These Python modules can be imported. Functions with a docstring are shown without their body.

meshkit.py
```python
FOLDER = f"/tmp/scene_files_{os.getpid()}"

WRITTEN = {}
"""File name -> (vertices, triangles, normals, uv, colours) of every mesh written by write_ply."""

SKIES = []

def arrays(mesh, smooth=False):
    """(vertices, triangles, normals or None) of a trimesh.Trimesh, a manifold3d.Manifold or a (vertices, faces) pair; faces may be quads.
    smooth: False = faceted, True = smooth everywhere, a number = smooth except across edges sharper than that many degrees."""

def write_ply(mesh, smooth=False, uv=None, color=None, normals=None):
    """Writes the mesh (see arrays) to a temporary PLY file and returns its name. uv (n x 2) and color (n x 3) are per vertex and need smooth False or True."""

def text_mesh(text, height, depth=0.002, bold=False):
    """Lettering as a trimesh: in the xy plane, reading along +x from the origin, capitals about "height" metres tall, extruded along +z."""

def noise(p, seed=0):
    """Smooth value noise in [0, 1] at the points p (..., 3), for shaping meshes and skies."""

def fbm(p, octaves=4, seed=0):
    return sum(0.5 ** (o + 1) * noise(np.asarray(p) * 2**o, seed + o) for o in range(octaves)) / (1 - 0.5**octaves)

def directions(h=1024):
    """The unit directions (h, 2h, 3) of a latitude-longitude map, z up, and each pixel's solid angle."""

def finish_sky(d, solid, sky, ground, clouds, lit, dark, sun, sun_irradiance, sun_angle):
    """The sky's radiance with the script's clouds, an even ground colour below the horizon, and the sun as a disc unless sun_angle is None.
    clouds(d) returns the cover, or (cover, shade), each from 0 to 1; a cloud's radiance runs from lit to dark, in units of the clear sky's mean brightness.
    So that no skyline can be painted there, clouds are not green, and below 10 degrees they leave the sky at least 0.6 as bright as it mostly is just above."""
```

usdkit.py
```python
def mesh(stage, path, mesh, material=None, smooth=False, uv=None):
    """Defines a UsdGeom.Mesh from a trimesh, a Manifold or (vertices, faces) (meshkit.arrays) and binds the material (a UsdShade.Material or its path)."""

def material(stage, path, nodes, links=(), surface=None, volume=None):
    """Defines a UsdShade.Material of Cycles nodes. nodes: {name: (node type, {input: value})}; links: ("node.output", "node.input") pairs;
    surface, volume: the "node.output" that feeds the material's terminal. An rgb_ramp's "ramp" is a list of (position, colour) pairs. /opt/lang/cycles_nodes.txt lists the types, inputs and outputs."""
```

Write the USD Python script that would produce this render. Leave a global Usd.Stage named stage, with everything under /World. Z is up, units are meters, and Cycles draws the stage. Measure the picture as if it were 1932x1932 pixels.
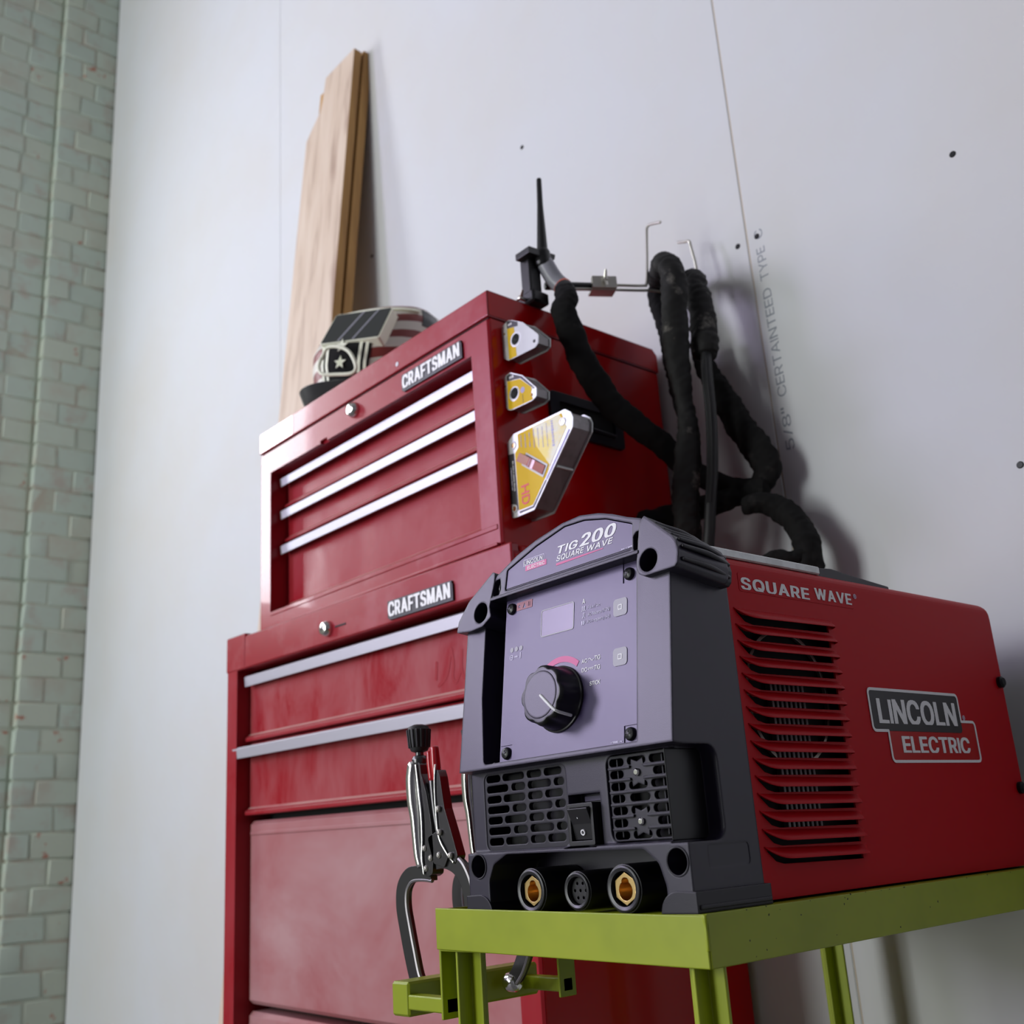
import math, random, numpy as np, trimesh, usdkit, meshkit
import manifold3d as m3
from shapely.geometry import Polygon, Point, box as sbox, LineString, MultiPolygon
from shapely.ops import unary_union
from shapely import affinity
from pxr import Usd, UsdGeom, UsdLux, UsdShade, Gf, Sdf

random.seed(7)
RNG = np.random.default_rng(7)
stage = Usd.Stage.CreateInMemory()
UsdGeom.SetStageUpAxis(stage, UsdGeom.Tokens.z)
UsdGeom.SetStageMetersPerUnit(stage, 1.0)
UsdGeom.Xform.Define(stage, '/World')
stage.SetDefaultPrim(stage.GetPrimAtPath('/World'))

# ---------------------------------------------------------------- camera
CAM = np.array([0.7845, -1.1880, 0.5523])
RIGHT, UP, FWD = np.array([0.6483, 0.7587, -0.0645]), np.array([0.2660, -0.1463, 0.9528]), np.array([-0.7134, 0.6348, 0.2966])
cam = UsdGeom.Camera.Define(stage, '/World/camera')
cam.AddTransformOp().Set(Gf.Matrix4d(*RIGHT, 0, *UP, 0, *(-FWD), 0, *CAM, 1))
cam.CreateHorizontalApertureAttr(36.0)
cam.CreateVerticalApertureAttr(36.0)
cam.CreateFocalLengthAttr(2027.5 / 1932 * 36)
cam.CreateClippingRangeAttr(Gf.Vec2f(0.05, 60))
cam.CreateFStopAttr(9.0)
cam.CreateFocusDistanceAttr(0.86)
cam.CreateExposureAttr(0.0)

# ---------------------------------------------------------------- daylight
def rect_light(name, pos, rot_y, rot_z, w, h, power, color):
    l = UsdLux.RectLight.Define(stage, '/World/' + name)
    l.AddTranslateOp().Set(Gf.Vec3d(*pos))
    l.AddRotateZOp().Set(rot_z)
    l.AddRotateYOp().Set(rot_y)
    l.CreateWidthAttr(w); l.CreateHeightAttr(h)
    l.CreateIntensityAttr(power); l.CreateColorAttr(Gf.Vec3f(*color))
    return l

WIN1 = (-1.60, -1.00, 1.40, 2.85)      # left wall window: y0, y1, z0, z1
WIN2 = (-4.00, -2.75, 1.40, 3.00)
BAY = (-2.60, -1.10, 0.0, 3.4)          # open bay door in the front wall: x0, x1, z0, z1
for nm, w, p, c in (('daylight', WIN1, 12.0, (0.92, 0.94, 1.0)), ('daylight_001', WIN2, 19.0, (0.75, 0.66, 1.0))):
    rect_light(nm, (-2.72, (w[0] + w[1]) / 2, (w[2] + w[3]) / 2), -90, 0, w[3] - w[2], w[1] - w[0], p, c)
rect_light('daylight_002', ((BAY[0] + BAY[1]) / 2, -6.15, (BAY[2] + BAY[3]) / 2), -90, 90, BAY[3] - BAY[2], BAY[1] - BAY[0], 11.2, (0.95, 0.99, 0.97))
dome = UsdLux.DomeLight.Define(stage, '/World/sky')
dome.CreateIntensityAttr(0.25)
dome.CreateColorAttr(Gf.Vec3f(0.90, 0.92, 1.0))

# ---------------------------------------------------------------- materials
M = {}
def mat(name, color, rough=0.5, metal=0.0, vary=0.0, vscale=30.0, bump=0.0, bscale=400.0, bevel=0.0, coat=0.0, color2=None, lo=0.45, hi=0.6, spec=0.5, sheen=0.0, detail=4, rough2=None):
    nd = {'p': ('principled_bsdf', {'base_color': color, 'roughness': rough, 'metallic': metal, 'coat_weight': coat, 'specular_ior_level': spec, 'sheen_weight': sheen})}
    lk = []
    nd['tc'] = ('texture_coordinate', {})
    if color2 is not None or vary:
        c2 = color2 if color2 is not None else tuple(c * (1 - vary) for c in color)
        nd['n'] = ('noise_texture', {'scale': vscale, 'detail': detail, 'roughness': 0.6})
        nd['r'] = ('rgb_ramp', {'ramp': [(lo, color), (hi, c2)]})
        lk += [('tc.object', 'n.vector'), ('n.fac', 'r.fac'), ('r.color', 'p.base_color')]
        if rough2 is not None:
            nd['mr'] = ('map_range', {'from_min': lo, 'from_max': hi, 'to_min': rough, 'to_max': rough2, 'clamp': True})
            lk += [('n.fac', 'mr.value'), ('mr.result', 'p.roughness')]
    nrm = None
    if bevel:
        nd['bv'] = ('bevel', {'samples': 4, 'radius': bevel})
        nrm = 'bv.bevel'
    if bump:
        nd['bn'] = ('noise_texture', {'scale': bscale, 'detail': 3})
        nd['b'] = ('bump', {'strength': bump, 'distance': 0.001})
        lk += [('tc.object', 'bn.vector'), ('bn.fac', 'b.height')]
        if nrm: lk.append((nrm, 'b.normal'))
        nrm = 'b.normal'
    if nrm: lk.append((nrm, 'p.normal'))
    M[name] = usdkit.material(stage, '/World/Looks/' + name, nd, lk, surface='p.BSDF')
    return M[name]

UsdGeom.Scope.Define(stage, '/World/Looks')
mat('drywall', (.64, .655, .675), .85, color2=(.63, .625, .61), vscale=1.6, lo=.42, hi=.66, bump=.06, bscale=500)
mat('seam_paper', (.50, .43, .34), .9)
mat('ink_grey', (.27, .29, .33), .8)
mat('screw_dark', (.012, .012, .014), .4, .6)
mat('brick_paint_a', (.52, .585, .50), .75, color2=(.50, .49, .41), vscale=9, lo=.46, hi=.72, bump=.6, bscale=90)
mat('brick_paint_b', (.50, .58, .505), .75, color2=(.47, .44, .38), vscale=14, lo=.52, hi=.70, bump=.6, bscale=80)
mat('brick_paint_c', (.53, .585, .49), .75, color2=(.46, .22, .16), vscale=22, lo=.63, hi=.67, bump=.6, bscale=110)
mat('mortar', (.48, .53, .44), .9, color2=(.46, .43, .35), vscale=14, bump=.6, bscale=120)
mat('wood_face', (.60, .46, .31), .6)
mat('wood_edge', (.36, .185, .05), .6)
mat('floor_concrete', (.20, .20, .19), .8, vary=.3, vscale=3)
mat('ceiling_dark', (.34, .34, .33), .8)
mat('wall_grey', (.20, .20, .20), .8)

mat('red_paint', (.32, .008, .018), .26, bevel=.0012, coat=.35, color2=(.36, .04, .052), vscale=9, lo=.50, hi=.75, rough2=.40, spec=.35)
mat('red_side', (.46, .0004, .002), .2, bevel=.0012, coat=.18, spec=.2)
mat('red_wiped', (.30, .004, .010), .5, spec=.2)
mat('lip_dust', (.47, .25, .22), .7, spec=.2, color2=(.40, .12, .12), vscale=6, lo=.45, hi=.7)
mat('red_clean', (.33, .006, .014), .15, coat=1.0)
mat('welder_red', (.47, .003, .009), .42, spec=.12, bump=.08, bscale=2500, bevel=.0008)
mat('lime_paint', (.30, .36, .006), .4, bevel=.001, color2=(.26, .32, .004), vscale=8, bump=.05, bscale=200)
mat('chip_dark', (.02, .02, .02), .7)
mat('black_plastic', (.011, .0095, .017), .36, bump=.08, bscale=1800, bevel=.0016, spec=.42)
mat('black_moulding', (.017, .0135, .029), .35, bump=.08, bscale=1800, bevel=.0026, spec=.55)
mat('panel_film', (.050, .034, .100), .36, spec=.6, bump=.05, bscale=2500)
mat('black_satin', (.010, .010, .011), .34, bevel=.001)
mat('black_deep', (.004, .004, .0045), .7)
mat('rubber', (.012, .012, .013), .55, bump=.1, bscale=900)
mat('fabric_black', (.0065, .0062, .0062), .85, bump=.5, bscale=1400, color2=(.05, .047, .044), vscale=16, lo=.60, hi=.80, spec=.25)
mat('fabric_worn', (.012, .0115, .011), .7, bump=.4, bscale=900, color2=(.20, .185, .165), vscale=26, lo=.58, hi=.74, spec=.3)
mat('aluminium', (.46, .455, .49), .48, .7, bump=.03, bscale=400, bevel=.0008)
mat('chrome', (.72, .71, .69), .14, 1.0, bevel=.0006)
mat('steel', (.62, .60, .54), .30, .9, bevel=.0006)
mat('dark_steel', (.10, .098, .10), .26, .9, bevel=.0008)
mat('zinc', (.56, .58, .57), .42, .6, vary=.15, vscale=60, bevel=.0005)
mat('white_paint', (.66, .66, .71), .45, bevel=.0004, spec=.3)
mat('white_print', (.80, .80, .80), .5)
mat('dim_print', (.66, .62, .78), .5)
mat('grey_button', (.36, .35, .39), .5)
mat('yellow_sticker', (.70, .45, .002), .5, spec=.2)
mat('pale_sticker', (.72, .70, .55), .4, color2=(.78, .62, .10), vscale=22)
mat('black_sticker', (.012, .012, .013), .4)
mat('lilac_print', (.40, .37, .66), .5)
mat('red_print', (.70, .06, .05), .45)
mat('red_rocker', (.34, .006, .010), .2, coat=.5)
mat('pink_print', (.62, .11, .28), .5)
mat('warn_print', (.36, .14, .16), .5)
mat('screen_glass', (.05, .03, .07), .26, spec=.55)
mat('brass', (.86, .60, .27), .22, 1.0, bevel=.0006)
mat('brass_dark', (.26, .15, .04), .45, 1.0)
mat('grey_handle', (.31, .31, .35), .35, bevel=.001)
mat('orange_ring', (.80, .17, .10), .4)
mat('red_grip', (.42, .008, .014), .22, coat=.4)
mat('galv_dark', (.28, .265, .27), .4, .7, vary=.2, vscale=40)
mat('lens_glass', (.018, .022, .019), .14, coat=.3)
mat('white_loop', (.88, .90, .72), .5)
mat('badge_white', (.86, .86, .86), .4)

# grain that runs along the boards
M['wood_face'] = usdkit.material(stage, '/World/Looks/wood_face', {
    'tc': ('texture_coordinate', {}), 'mp': ('mapping', {'scale': (26., 26., 1.2)}),
    'n': ('noise_texture', {'scale': 1.4, 'detail': 5, 'distortion': .4}),
    'r': ('rgb_ramp', {'ramp': [(.3, (.68, .56, .45)), (.52, (.62, .49, .38)), (.62, (.50, .38, .29)), (.75, (.64, .51, .40))]}),
    'mp2': ('mapping', {'scale': (9., 9., 4.5)}), 'k': ('noise_texture', {'scale': 1.0, 'detail': 1}),
    'kr': ('rgb_ramp', {'ramp': [(.66, (1, 1, 1)), (.76, (.58, .47, .46))]}),
    'mx': ('mix_color', {'blend_type': 'multiply', 'fac': 1.0}),
    'p': ('principled_bsdf', {'roughness': .6})},
    [('tc.object', 'mp.vector'), ('mp.vector', 'n.vector'), ('n.fac', 'r.fac'), ('tc.object', 'mp2.vector'), ('mp2.vector', 'k.vector'), ('k.fac', 'kr.fac'),
     ('r.color', 'mx.a'), ('kr.color', 'mx.b'), ('mx.result', 'p.base_color')], surface='p.BSDF')
M['wood_edge'] = usdkit.material(stage, '/World/Looks/wood_edge', {
    'tc': ('texture_coordinate', {}), 'mp': ('mapping', {'scale': (40., 40., 3.)}),
    'n': ('noise_texture', {'scale': 1.5, 'detail': 4}), 'r': ('rgb_ramp', {'ramp': [(.35, (.50, .27, .075)), (.65, (.38, .19, .05))]}),
    'p': ('principled_bsdf', {'roughness': .65})},
    [('tc.object', 'mp.vector'), ('mp.vector', 'n.vector'), ('n.fac', 'r.fac'), ('r.color', 'p.base_color')], surface='p.BSDF')
def dusty(name, dust, amount_lo, amount_hi, scale, zscale):
    """red paint under a film of shop dust that has been wiped in streaks"""
    M[name] = usdkit.material(stage, '/World/Looks/' + name, {
        'tc': ('texture_coordinate', {}), 'mp': ('mapping', {'scale': (scale, scale, zscale)}),
        'n': ('noise_texture', {'scale': 1.0, 'detail': 5, 'roughness': .62, 'distortion': .5}),
        'mr': ('map_range', {'from_min': .32, 'from_max': .66, 'to_min': amount_lo, 'to_max': amount_hi, 'clamp': True}),
        'mx': ('mix_color', {'a': (.31, .008, .016), 'b': dust}),
        'mr2': ('map_range', {'from_min': .32, 'from_max': .66, 'to_min': .24, 'to_max': .55, 'clamp': True}),
        'bv': ('bevel', {'samples': 4, 'radius': .001}),
        'p': ('principled_bsdf', {'coat_weight': .05, 'specular_ior_level': .20})},
        [('tc.object', 'mp.vector'), ('mp.vector', 'n.vector'), ('n.fac', 'mr.value'), ('mr.result', 'mx.fac'), ('mx.result', 'p.base_color'),
         ('n.fac', 'mr2.value'), ('mr2.result', 'p.roughness'), ('bv.bevel', 'p.normal')], surface='p.BSDF')
dusty('red_dusty', (.45, .20, .20), .02, .34, 14, 6)
dusty('red_dusty_light', (.42, .15, .16), .0, .13, 7, 5)
dusty('red_dusty_heavy', (.46, .27, .27), .35, .95, 3.2, 4.2)

# ---------------------------------------------------------------- helpers
ORIGIN, USED = {}, {}
def numbered(parent, name):
    k = f'{parent}/{name}'
    n = USED.get(k, 0); USED[k] = n + 1
    return k if n == 0 else f'{k}_{n:03d}'

def thing(name, label, cat, loc, group=None):
    p = numbered('/World', name)
    x = UsdGeom.Xform.Define(stage, p); x.AddTranslateOp().Set(Gf.Vec3d(*map(float, loc)))
    o = x.GetPrim(); o.SetCustomDataByKey('label', label); o.SetCustomDataByKey('category', cat)
    if group: o.SetCustomDataByKey('group', group)
    ORIGIN[p] = np.asarray(loc, float)
    return p

def tri(m):
    if isinstance(m, (list, tuple)) and m and not isinstance(m[0], np.ndarray):
        m = trimesh.util.concatenate([tri(q) for q in m])
    elif hasattr(m, 'to_mesh'):
        q = m.to_mesh(); m = trimesh.Trimesh(np.array(q.vert_properties[:, :3]), np.array(q.tri_verts), process=False)
    elif isinstance(m, tuple):
        v, f, _ = meshkit.arrays(m); m = trimesh.Trimesh(v, f, process=False)
    return m

def part(name, mesh, material, parent, smooth=30, label=None, kind=None, warp=None):
    m = tri(mesh).copy()
    if warp: m.vertices = warp(np.array(m.vertices))
    p = numbered(parent, name); ORIGIN[p] = ORIGIN[parent]
    m.vertices = np.asarray(m.vertices) - ORIGIN[parent]
    q = usdkit.mesh(stage, p, m, M[material] if isinstance(material, str) else material, smooth=smooth).GetPrim()
    if label: q.SetCustomDataByKey('label', label)
    if kind: q.SetCustomDataByKey('kind', kind)
    return p

def structure(name, mesh=None, material=None, label=None):
    p = numbered('/World', name); ORIGIN[p] = np.zeros(3)
    if mesh is None: o = UsdGeom.Xform.Define(stage, p).GetPrim()
    else: o = usdkit.mesh(stage, p, tri(mesh), M[material], smooth=30).GetPrim()
    o.SetCustomDataByKey('kind', 'structure')
    if label: o.SetCustomDataByKey('label', label)
    return p

class Frame:
    def __init__(s, o, U, V): s.o, s.U, s.V = (np.asarray(a, float) for a in (o, U, V)); s.N = np.cross(s.U, s.V)
    def __call__(s, v):
        v = np.asarray(v, float)
        return s.o + v[:, 0:1] * s.U + v[:, 1:2] * s.V + v[:, 2:3] * s.N
    def put(s, m):
        m = tri(m).copy(); m.vertices = s(m.vertices); return m
def front(y): return Frame((0, y, 0), (1, 0, 0), (0, 0, 1))       # (x, z), outward -y
def side(x): return Frame((x, 0, 0), (0, 1, 0), (0, 0, 1))        # (y, z), outward +x
def top(z): return Frame((0, 0, z), (1, 0, 0), (0, 1, 0))         # (x, y), outward +z
TH = math.radians(8)
TILT = Frame((0, -.6095, .613), (1, 0, 0), (0, math.sin(TH), math.cos(TH)))   # the machine's reclined front

def ext(poly, fr, n0, n1):
    if isinstance(poly, (list, np.ndarray)): poly = Polygon(poly)
    out = []
    for g in getattr(poly, 'geoms', [poly]):
        if g.is_empty: continue
        m = trimesh.creation.extrude_polygon(g, n1 - n0, engine='earcut'); m.apply_translation((0, 0, n0)); m = fr.put(m)
        if m.volume < 0: m.invert()
        out.append(m)
    return trimesh.util.concatenate(out)
def rnd(poly, r, q=6):
    if isinstance(poly, (list, np.ndarray)): poly = Polygon(poly)
    return poly.buffer(-r, quad_segs=q).buffer(2 * r, quad_segs=q).buffer(-r, quad_segs=q)
def rrect(x0, x1, y0, y1, r, q=5): return sbox(x0 + r, y0 + r, x1 - r, y1 - r).buffer(r, quad_segs=q)
def slot(x0, x1, y0, y1): return rrect(x0, x1, y0, y1, min(x1 - x0, y1 - y0) * .49, 4)
def cbox(x0, x1, y0, y1, z0, z1, c=.001):
    pts = []
    for X, sx in ((x0, 1), (x1, -1)):
        for Y, sy in ((y0, 1), (y1, -1)):
            for Z, sz in ((z0, 1), (z1, -1)):
                pts += [(X + sx * c, Y + sy * c, Z), (X + sx * c, Y, Z + sz * c), (X, Y + sy * c, Z + sz * c)]
    return tri(m3.Manifold.hull_points(np.array(pts)))
def mf(m):
    m = tri(m).copy(); m.merge_vertices()
    return m3.Manifold(m3.Mesh(np.asarray(m.vertices, np.float32), np.asarray(m.faces, np.uint32)))
def lathe(profile, fr, uv, n0=0., seg=32):
    m = trimesh.creation.revolve(np.asarray(profile, float), sections=seg)
    m.apply_translation((uv[0], uv[1], n0)); return fr.put(m)
def disc(fr, uv, r, n0, n1, c=None, seg=28):
    c = min(.25 * r, abs(n1 - n0) * .4) if c is None else c
    return lathe([(0, n0), (r, n0), (r, n1 - c), (r - c, n1), (0, n1)], fr, uv, 0, seg)
def ring(fr, uv, r0, r1, n0, n1, seg=32):
    return ext(Point(uv).buffer(r1, quad_segs=seg // 4).difference(Point(uv).buffer(r0, quad_segs=seg // 4)), fr, n0, n1)
def catmull(P, n):
    P = np.asarray(P, float); Q = np.vstack([2 * P[0] - P[1], P, 2 * P[-1] - P[-2]])
    t = np.linspace(0, len(P) - 1 - 1e-9, n); i = t.astype(int); u = (t - i)[:, None]
    a, b, c, d = Q[i], Q[i + 1], Q[i + 2], Q[i + 3]
    return .5 * (2 * b + (c - a) * u + (2 * a - 5 * b + 4 * c - d) * u ** 2 + (3 * b - a - 3 * c + d) * u ** 3)
def tube(P, r, n=None, sides=14, flat=1.0, wrinkle=0.0, seed=0, dome=True, smoothpath=True):
    P = np.asarray(P, float)
    n = n or max(len(P), 2)
    C = catmull(P, n) if smoothpath else P
    n = len(C)
    R = np.interp(np.linspace(0, 1, n), np.linspace(0, 1, np.size(r)), np.atleast_1d(r)) if np.size(r) > 1 else np.full(n, float(r))
    T = np.gradient(C, axis=0); T /= np.linalg.norm(T, axis=1, keepdims=True) + 1e-12
    a = np.cross(T[0], [0, 0, 1.]) if abs(T[0][2]) < .9 else np.cross(T[0], [0, 1., 0]); a /= np.linalg.norm(a)
    rings = []
    ang = np.arange(sides) * 2 * np.pi / sides
    A = []
    for k in range(n):
        a = a - T[k] * (a @ T[k]); a /= np.linalg.norm(a); A.append(a)
    A = np.array(A); B = np.cross(T, A)
    if dome:      # rounded ends
        ks = [-.9, -.5]; C = np.vstack([C[0] - T[0] * R[0] * .45, C[0] - T[0] * R[0] * .3, C, C[-1] + T[-1] * R[-1] * .3, C[-1] + T[-1] * R[-1] * .45])
        R = np.concatenate([[R[0] * .45, R[0] * .85], R, [R[-1] * .85, R[-1] * .45]])
        A = np.vstack([A[:1], A[:1], A, A[-1:], A[-1:]]); B = np.vstack([B[:1], B[:1], B, B[-1:], B[-1:]]); n += 4
    V = C[:, None] + R[:, None, None] * (np.cos(ang)[None, :, None] * A[:, None] + flat * np.sin(ang)[None, :, None] * B[:, None])
    V = V.reshape(-1, 3)
    if wrinkle:
        d = meshkit.fbm(V * 55, 3, seed) - .5 + .5 * (meshkit.noise(V * np.array([160, 160, 160]), seed + 9) - .5)
        V = V + (V - np.repeat(C, sides, 0)) / np.repeat(R, sides)[:, None] * (d * wrinkle)[:, None]
    i, j = np.meshgrid(np.arange(n - 1), np.arange(sides), indexing='ij')
    q = np.stack([i * sides + j, i * sides + (j + 1) % sides, (i + 1) * sides + (j + 1) % sides, (i + 1) * sides + j], -1).reshape(-1, 4)
    F = np.vstack([q[:, [0, 1, 2]], q[:, [0, 2, 3]]])
    V = np.vstack([V, C[:1], C[-1:]]); e0, e1 = len(V) - 2, len(V) - 1
    jj = np.arange(sides)
    F = np.vstack([F, np.stack([np.full(sides, e0), (jj + 1) % sides, jj], 1), np.stack([np.full(sides, e1), (n - 1) * sides + jj, (n - 1) * sides + (jj + 1) % sides], 1)])
    return trimesh.Trimesh(V, F, process=False)
def glyph(ch, bold):
    """one letter as (vertices, faces) with capitals 1 high; the capital I is a plain bar"""
    if ch == 'I': m = trimesh.creation.box((.16 if bold else .11, 1, 1)); m.apply_translation((0, .5, .5))
    else: m = meshkit.text_mesh(ch, 1.0, depth=1.0, bold=bold)
    v = np.array(m.vertices); v[:, 0] -= v[:, 0].min(); return v, np.array(m.faces), v[:, 0].max()
def text(s, fr, u0, u1, v0, v1, n0, depth=.0003, bold=True, shear=0.0, gap=.13, heavy=0.0):
    """lettering fitted to the box u0..u1, v0..v1 of a frame"""
    V, F, x, k = [], [], 0, 0
    for ch in s:
        if ch == ' ': x += .34; continue
        v, f, w = glyph(ch, bold); v[:, 0] += x; x += w + gap; V.append(v); F.append(f + k); k += len(v)
        if heavy:      # thicker stems: the same letter again, a little to the right
            for q in (.5, 1):
                V.append(v + np.array([heavy * q, 0, .002 * q])); F.append(f + k); k += len(v)
            x += heavy
    v, f = np.vstack(V), np.vstack(F)
    if shear: v[:, 0] += shear * v[:, 1]
    if s.upper() == s: v[:, 1] = np.clip(v[:, 1], 0, 1.05)
    lo, hi = v.min(0), v.max(0)
    v = (v - lo) / np.where(hi - lo > 0, hi - lo, 1)
    v = np.stack([u0 + v[:, 0] * (u1 - u0), v0 + v[:, 1] * (v1 - v0), n0 + v[:, 2] * depth], 1)
    return fr.put(trimesh.Trimesh(v, f, process=False))
def fine_print(fr, u0, u1, v0, v1, n0, depth=.0003, seed=0):
    """print too small to read: a row of short bars as long and as high as the words"""
    r = random.Random(seed); h = v1 - v0; u = u0; bars = []
    while u < u1 - h * .3:
        w = min(h * r.uniform(.25, .6), u1 - u); bars.append(sbox(u, v0 + h * r.uniform(0, .2), u + w, v1 - h * r.uniform(0, .3))); u += w + h * (r.uniform(.15, .25) if r.random() < .8 else .6)
    return ext(unary_union(bars), fr, n0, n0 + depth)
def stroke(pts, w, fr, n0, n1): return ext(LineString(pts).buffer(w / 2, quad_segs=3), fr, n0, n1)
def star(cx, cy, r, rot=90):
    return Polygon([(cx + (r if k % 2 == 0 else r * .42) * math.cos(math.radians(rot + 36 * k)), cy + (r if k % 2 == 0 else r * .42) * math.sin(math.radians(rot + 36 * k))) for k in range(10)])

# ================================================================ the room
structure('floor', cbox(-2.75, 3.6, -6.0, .05, -.10, 0, .001), 'floor_concrete')
structure('ceiling', cbox(-2.95, 3.7, -6.0, .25, 4.2, 4.3, .001), 'ceiling_dark')
structure('wall_right', cbox(3.5, 3.6, -6.0, .05, 0, 4.2, .001), 'wall_grey')

wf_ = structure('wall_front', label='plain front wall with an open bay door')
for a in ((-2.95, BAY[0], 0, 4.2), (BAY[1], 3.6, 0, 4.2), (BAY[0], BAY[1], BAY[3], 4.2)):
    part('wall_panel', cbox(a[0], a[1], -6.10, -6.0, a[2], a[3], .001), 'wall_grey', wf_)

wb = structure('wall_back', label='white drywall of bare sheets behind the red tool chest')
SEAM1, CORNER = -1.3647, -2.609
part('backing', cbox(-2.75, 3.5, .016, .10, 0, 4.2, .0005), 'wall_grey', wb)
xs = [CORNER + .003, SEAM1, 0.0, 1.22, 2.44, 3.5]
for k in range(5):
    x0, x1 = xs[k] + .0010, xs[k + 1] - .0010
    part('drywall_sheet', cbox(x0, x1, 0, .0155, .005, 4.195, .0012), 'drywall', wb)
part('seam_edge', cbox(-.0011, .0011, .0012, .006, .01, 4.19, .0002), 'seam_paper', wb)
part('seam_edge', cbox(SEAM1 - .0009, SEAM1 + .0009, .0006, .006, .01, 4.19, .0002), 'drywall', wb)
for sx, sz in ((-.4533, 1.7945), (-.9565, 1.8132), (-.0171, 1.3648), (.0171, 1.3641), (.309, .9228), (-.4533, 2.30), (-.9565, 2.30), (.309, 1.33)):
    part('screw_head', disc(front(0), (sx, sz), .0042, -.001, .0012, .0008, 16), 'screw_dark', wb)
WT = Frame((.0205, 0, 1.0360), (0, 0, 1), (-1, 0, 0))       # stencilled text reads upwards, tops of letters to the left
for s, u0, u1 in (('5/8"', .000, .062), ('CERTAINTEED', .078, .243), ('TYPE', .257, .309), ('C', .323, .3375)):
    part('printed_text', text(s, WT, u0, u1, -.0062, .0078, -.0001, .00025, bold=False), 'ink_grey', wb)

wl = structure('wall_left', label='pale green painted brick wall meeting the drywall at the left')
XB, XR, BY = -2.609, -2.635, -.190
def wall_seg(y0, y1, z0, z1): return cbox(-2.95, XR - .0032, y0, y1, z0, z1, .0005)
part('masonry', [wall_seg(-.62, .1, 0, 4.2), wall_seg(-1.0, -.62, 0, 4.2), wall_seg(-1.60, -1.0, 0, 1.40), wall_seg(-1.60, -1.0, 2.85, 4.2), wall_seg(-2.75, -1.60, 0, 4.2),
                 wall_seg(-4.0, -2.75, 0, 1.40), wall_seg(-4.0, -2.75, 3.00, 4.2), wall_seg(-6.0, -4.0, 0, 4.2),
                 cbox(-2.70, XB - .0032, BY + .006, .015, 0, 4.2, .0005)], 'mortar', wl)
def wob_brick(x0, x1, y0, y1, z0, z1, k):
    m = cbox(x0, x1, y0, y1, z0, z1, .004)
    v = np.array(m.vertices); v += (meshkit.noise(v * 31 + k, 3)[:, None] - .5) * .005 * np.array([1, 1, 1]); m.vertices = v
    return m
PITCH = .0755
mats3 = ['brick_paint_a', 'brick_paint_b', 'brick_paint_c']
for r in range(int(4.15 / PITCH)):
    z0, z1 = r * PITCH + .0030, (r + 1) * PITCH - .0022
    cut = BY + (.118 if r % 2 else .066) + RNG.uniform(-.008, .008)
    rows = [(XB, BY, cut - .0022), (XB, cut + .0022, .004)]
    off = (r % 2) * .105
    ys = [-.62, -.50 + off * .3, -.395 + off, BY - .004 if off else -.30, BY - .004]
    ys = sorted(set(round(y, 4) for y in ys if y <= BY - .003))
    for a, b in zip(ys[:-1], ys[1:]):
        if b - a > .03: rows.append((XR, a + .0022, b - .0022))
    for X, a, b in rows:
        jig = RNG.uniform(-.0025, .0025)
        part('brick', wob_brick(X - .05, X + jig, a, b, z0, z1, r * 7.3 + a * 90), mats3[int(RNG.choice([0, 0, 1, 1, 2]))], wl, smooth=40)
for nm, w in (('window_1', WIN1), ('window_2', WIN2)):
    y0, y1, z0, z1 = w
    p = structure(nm)
    for a in ((y0, y0 + .05, z0, z1), (y1 - .05, y1, z0, z1), (y0, y1, z0, z0 + .05), (y0, y1, z1 - .05, z1)):
        part('window_frame', cbox(-2.70, -2.65, *a, .003), 'white_paint', p)

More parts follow.
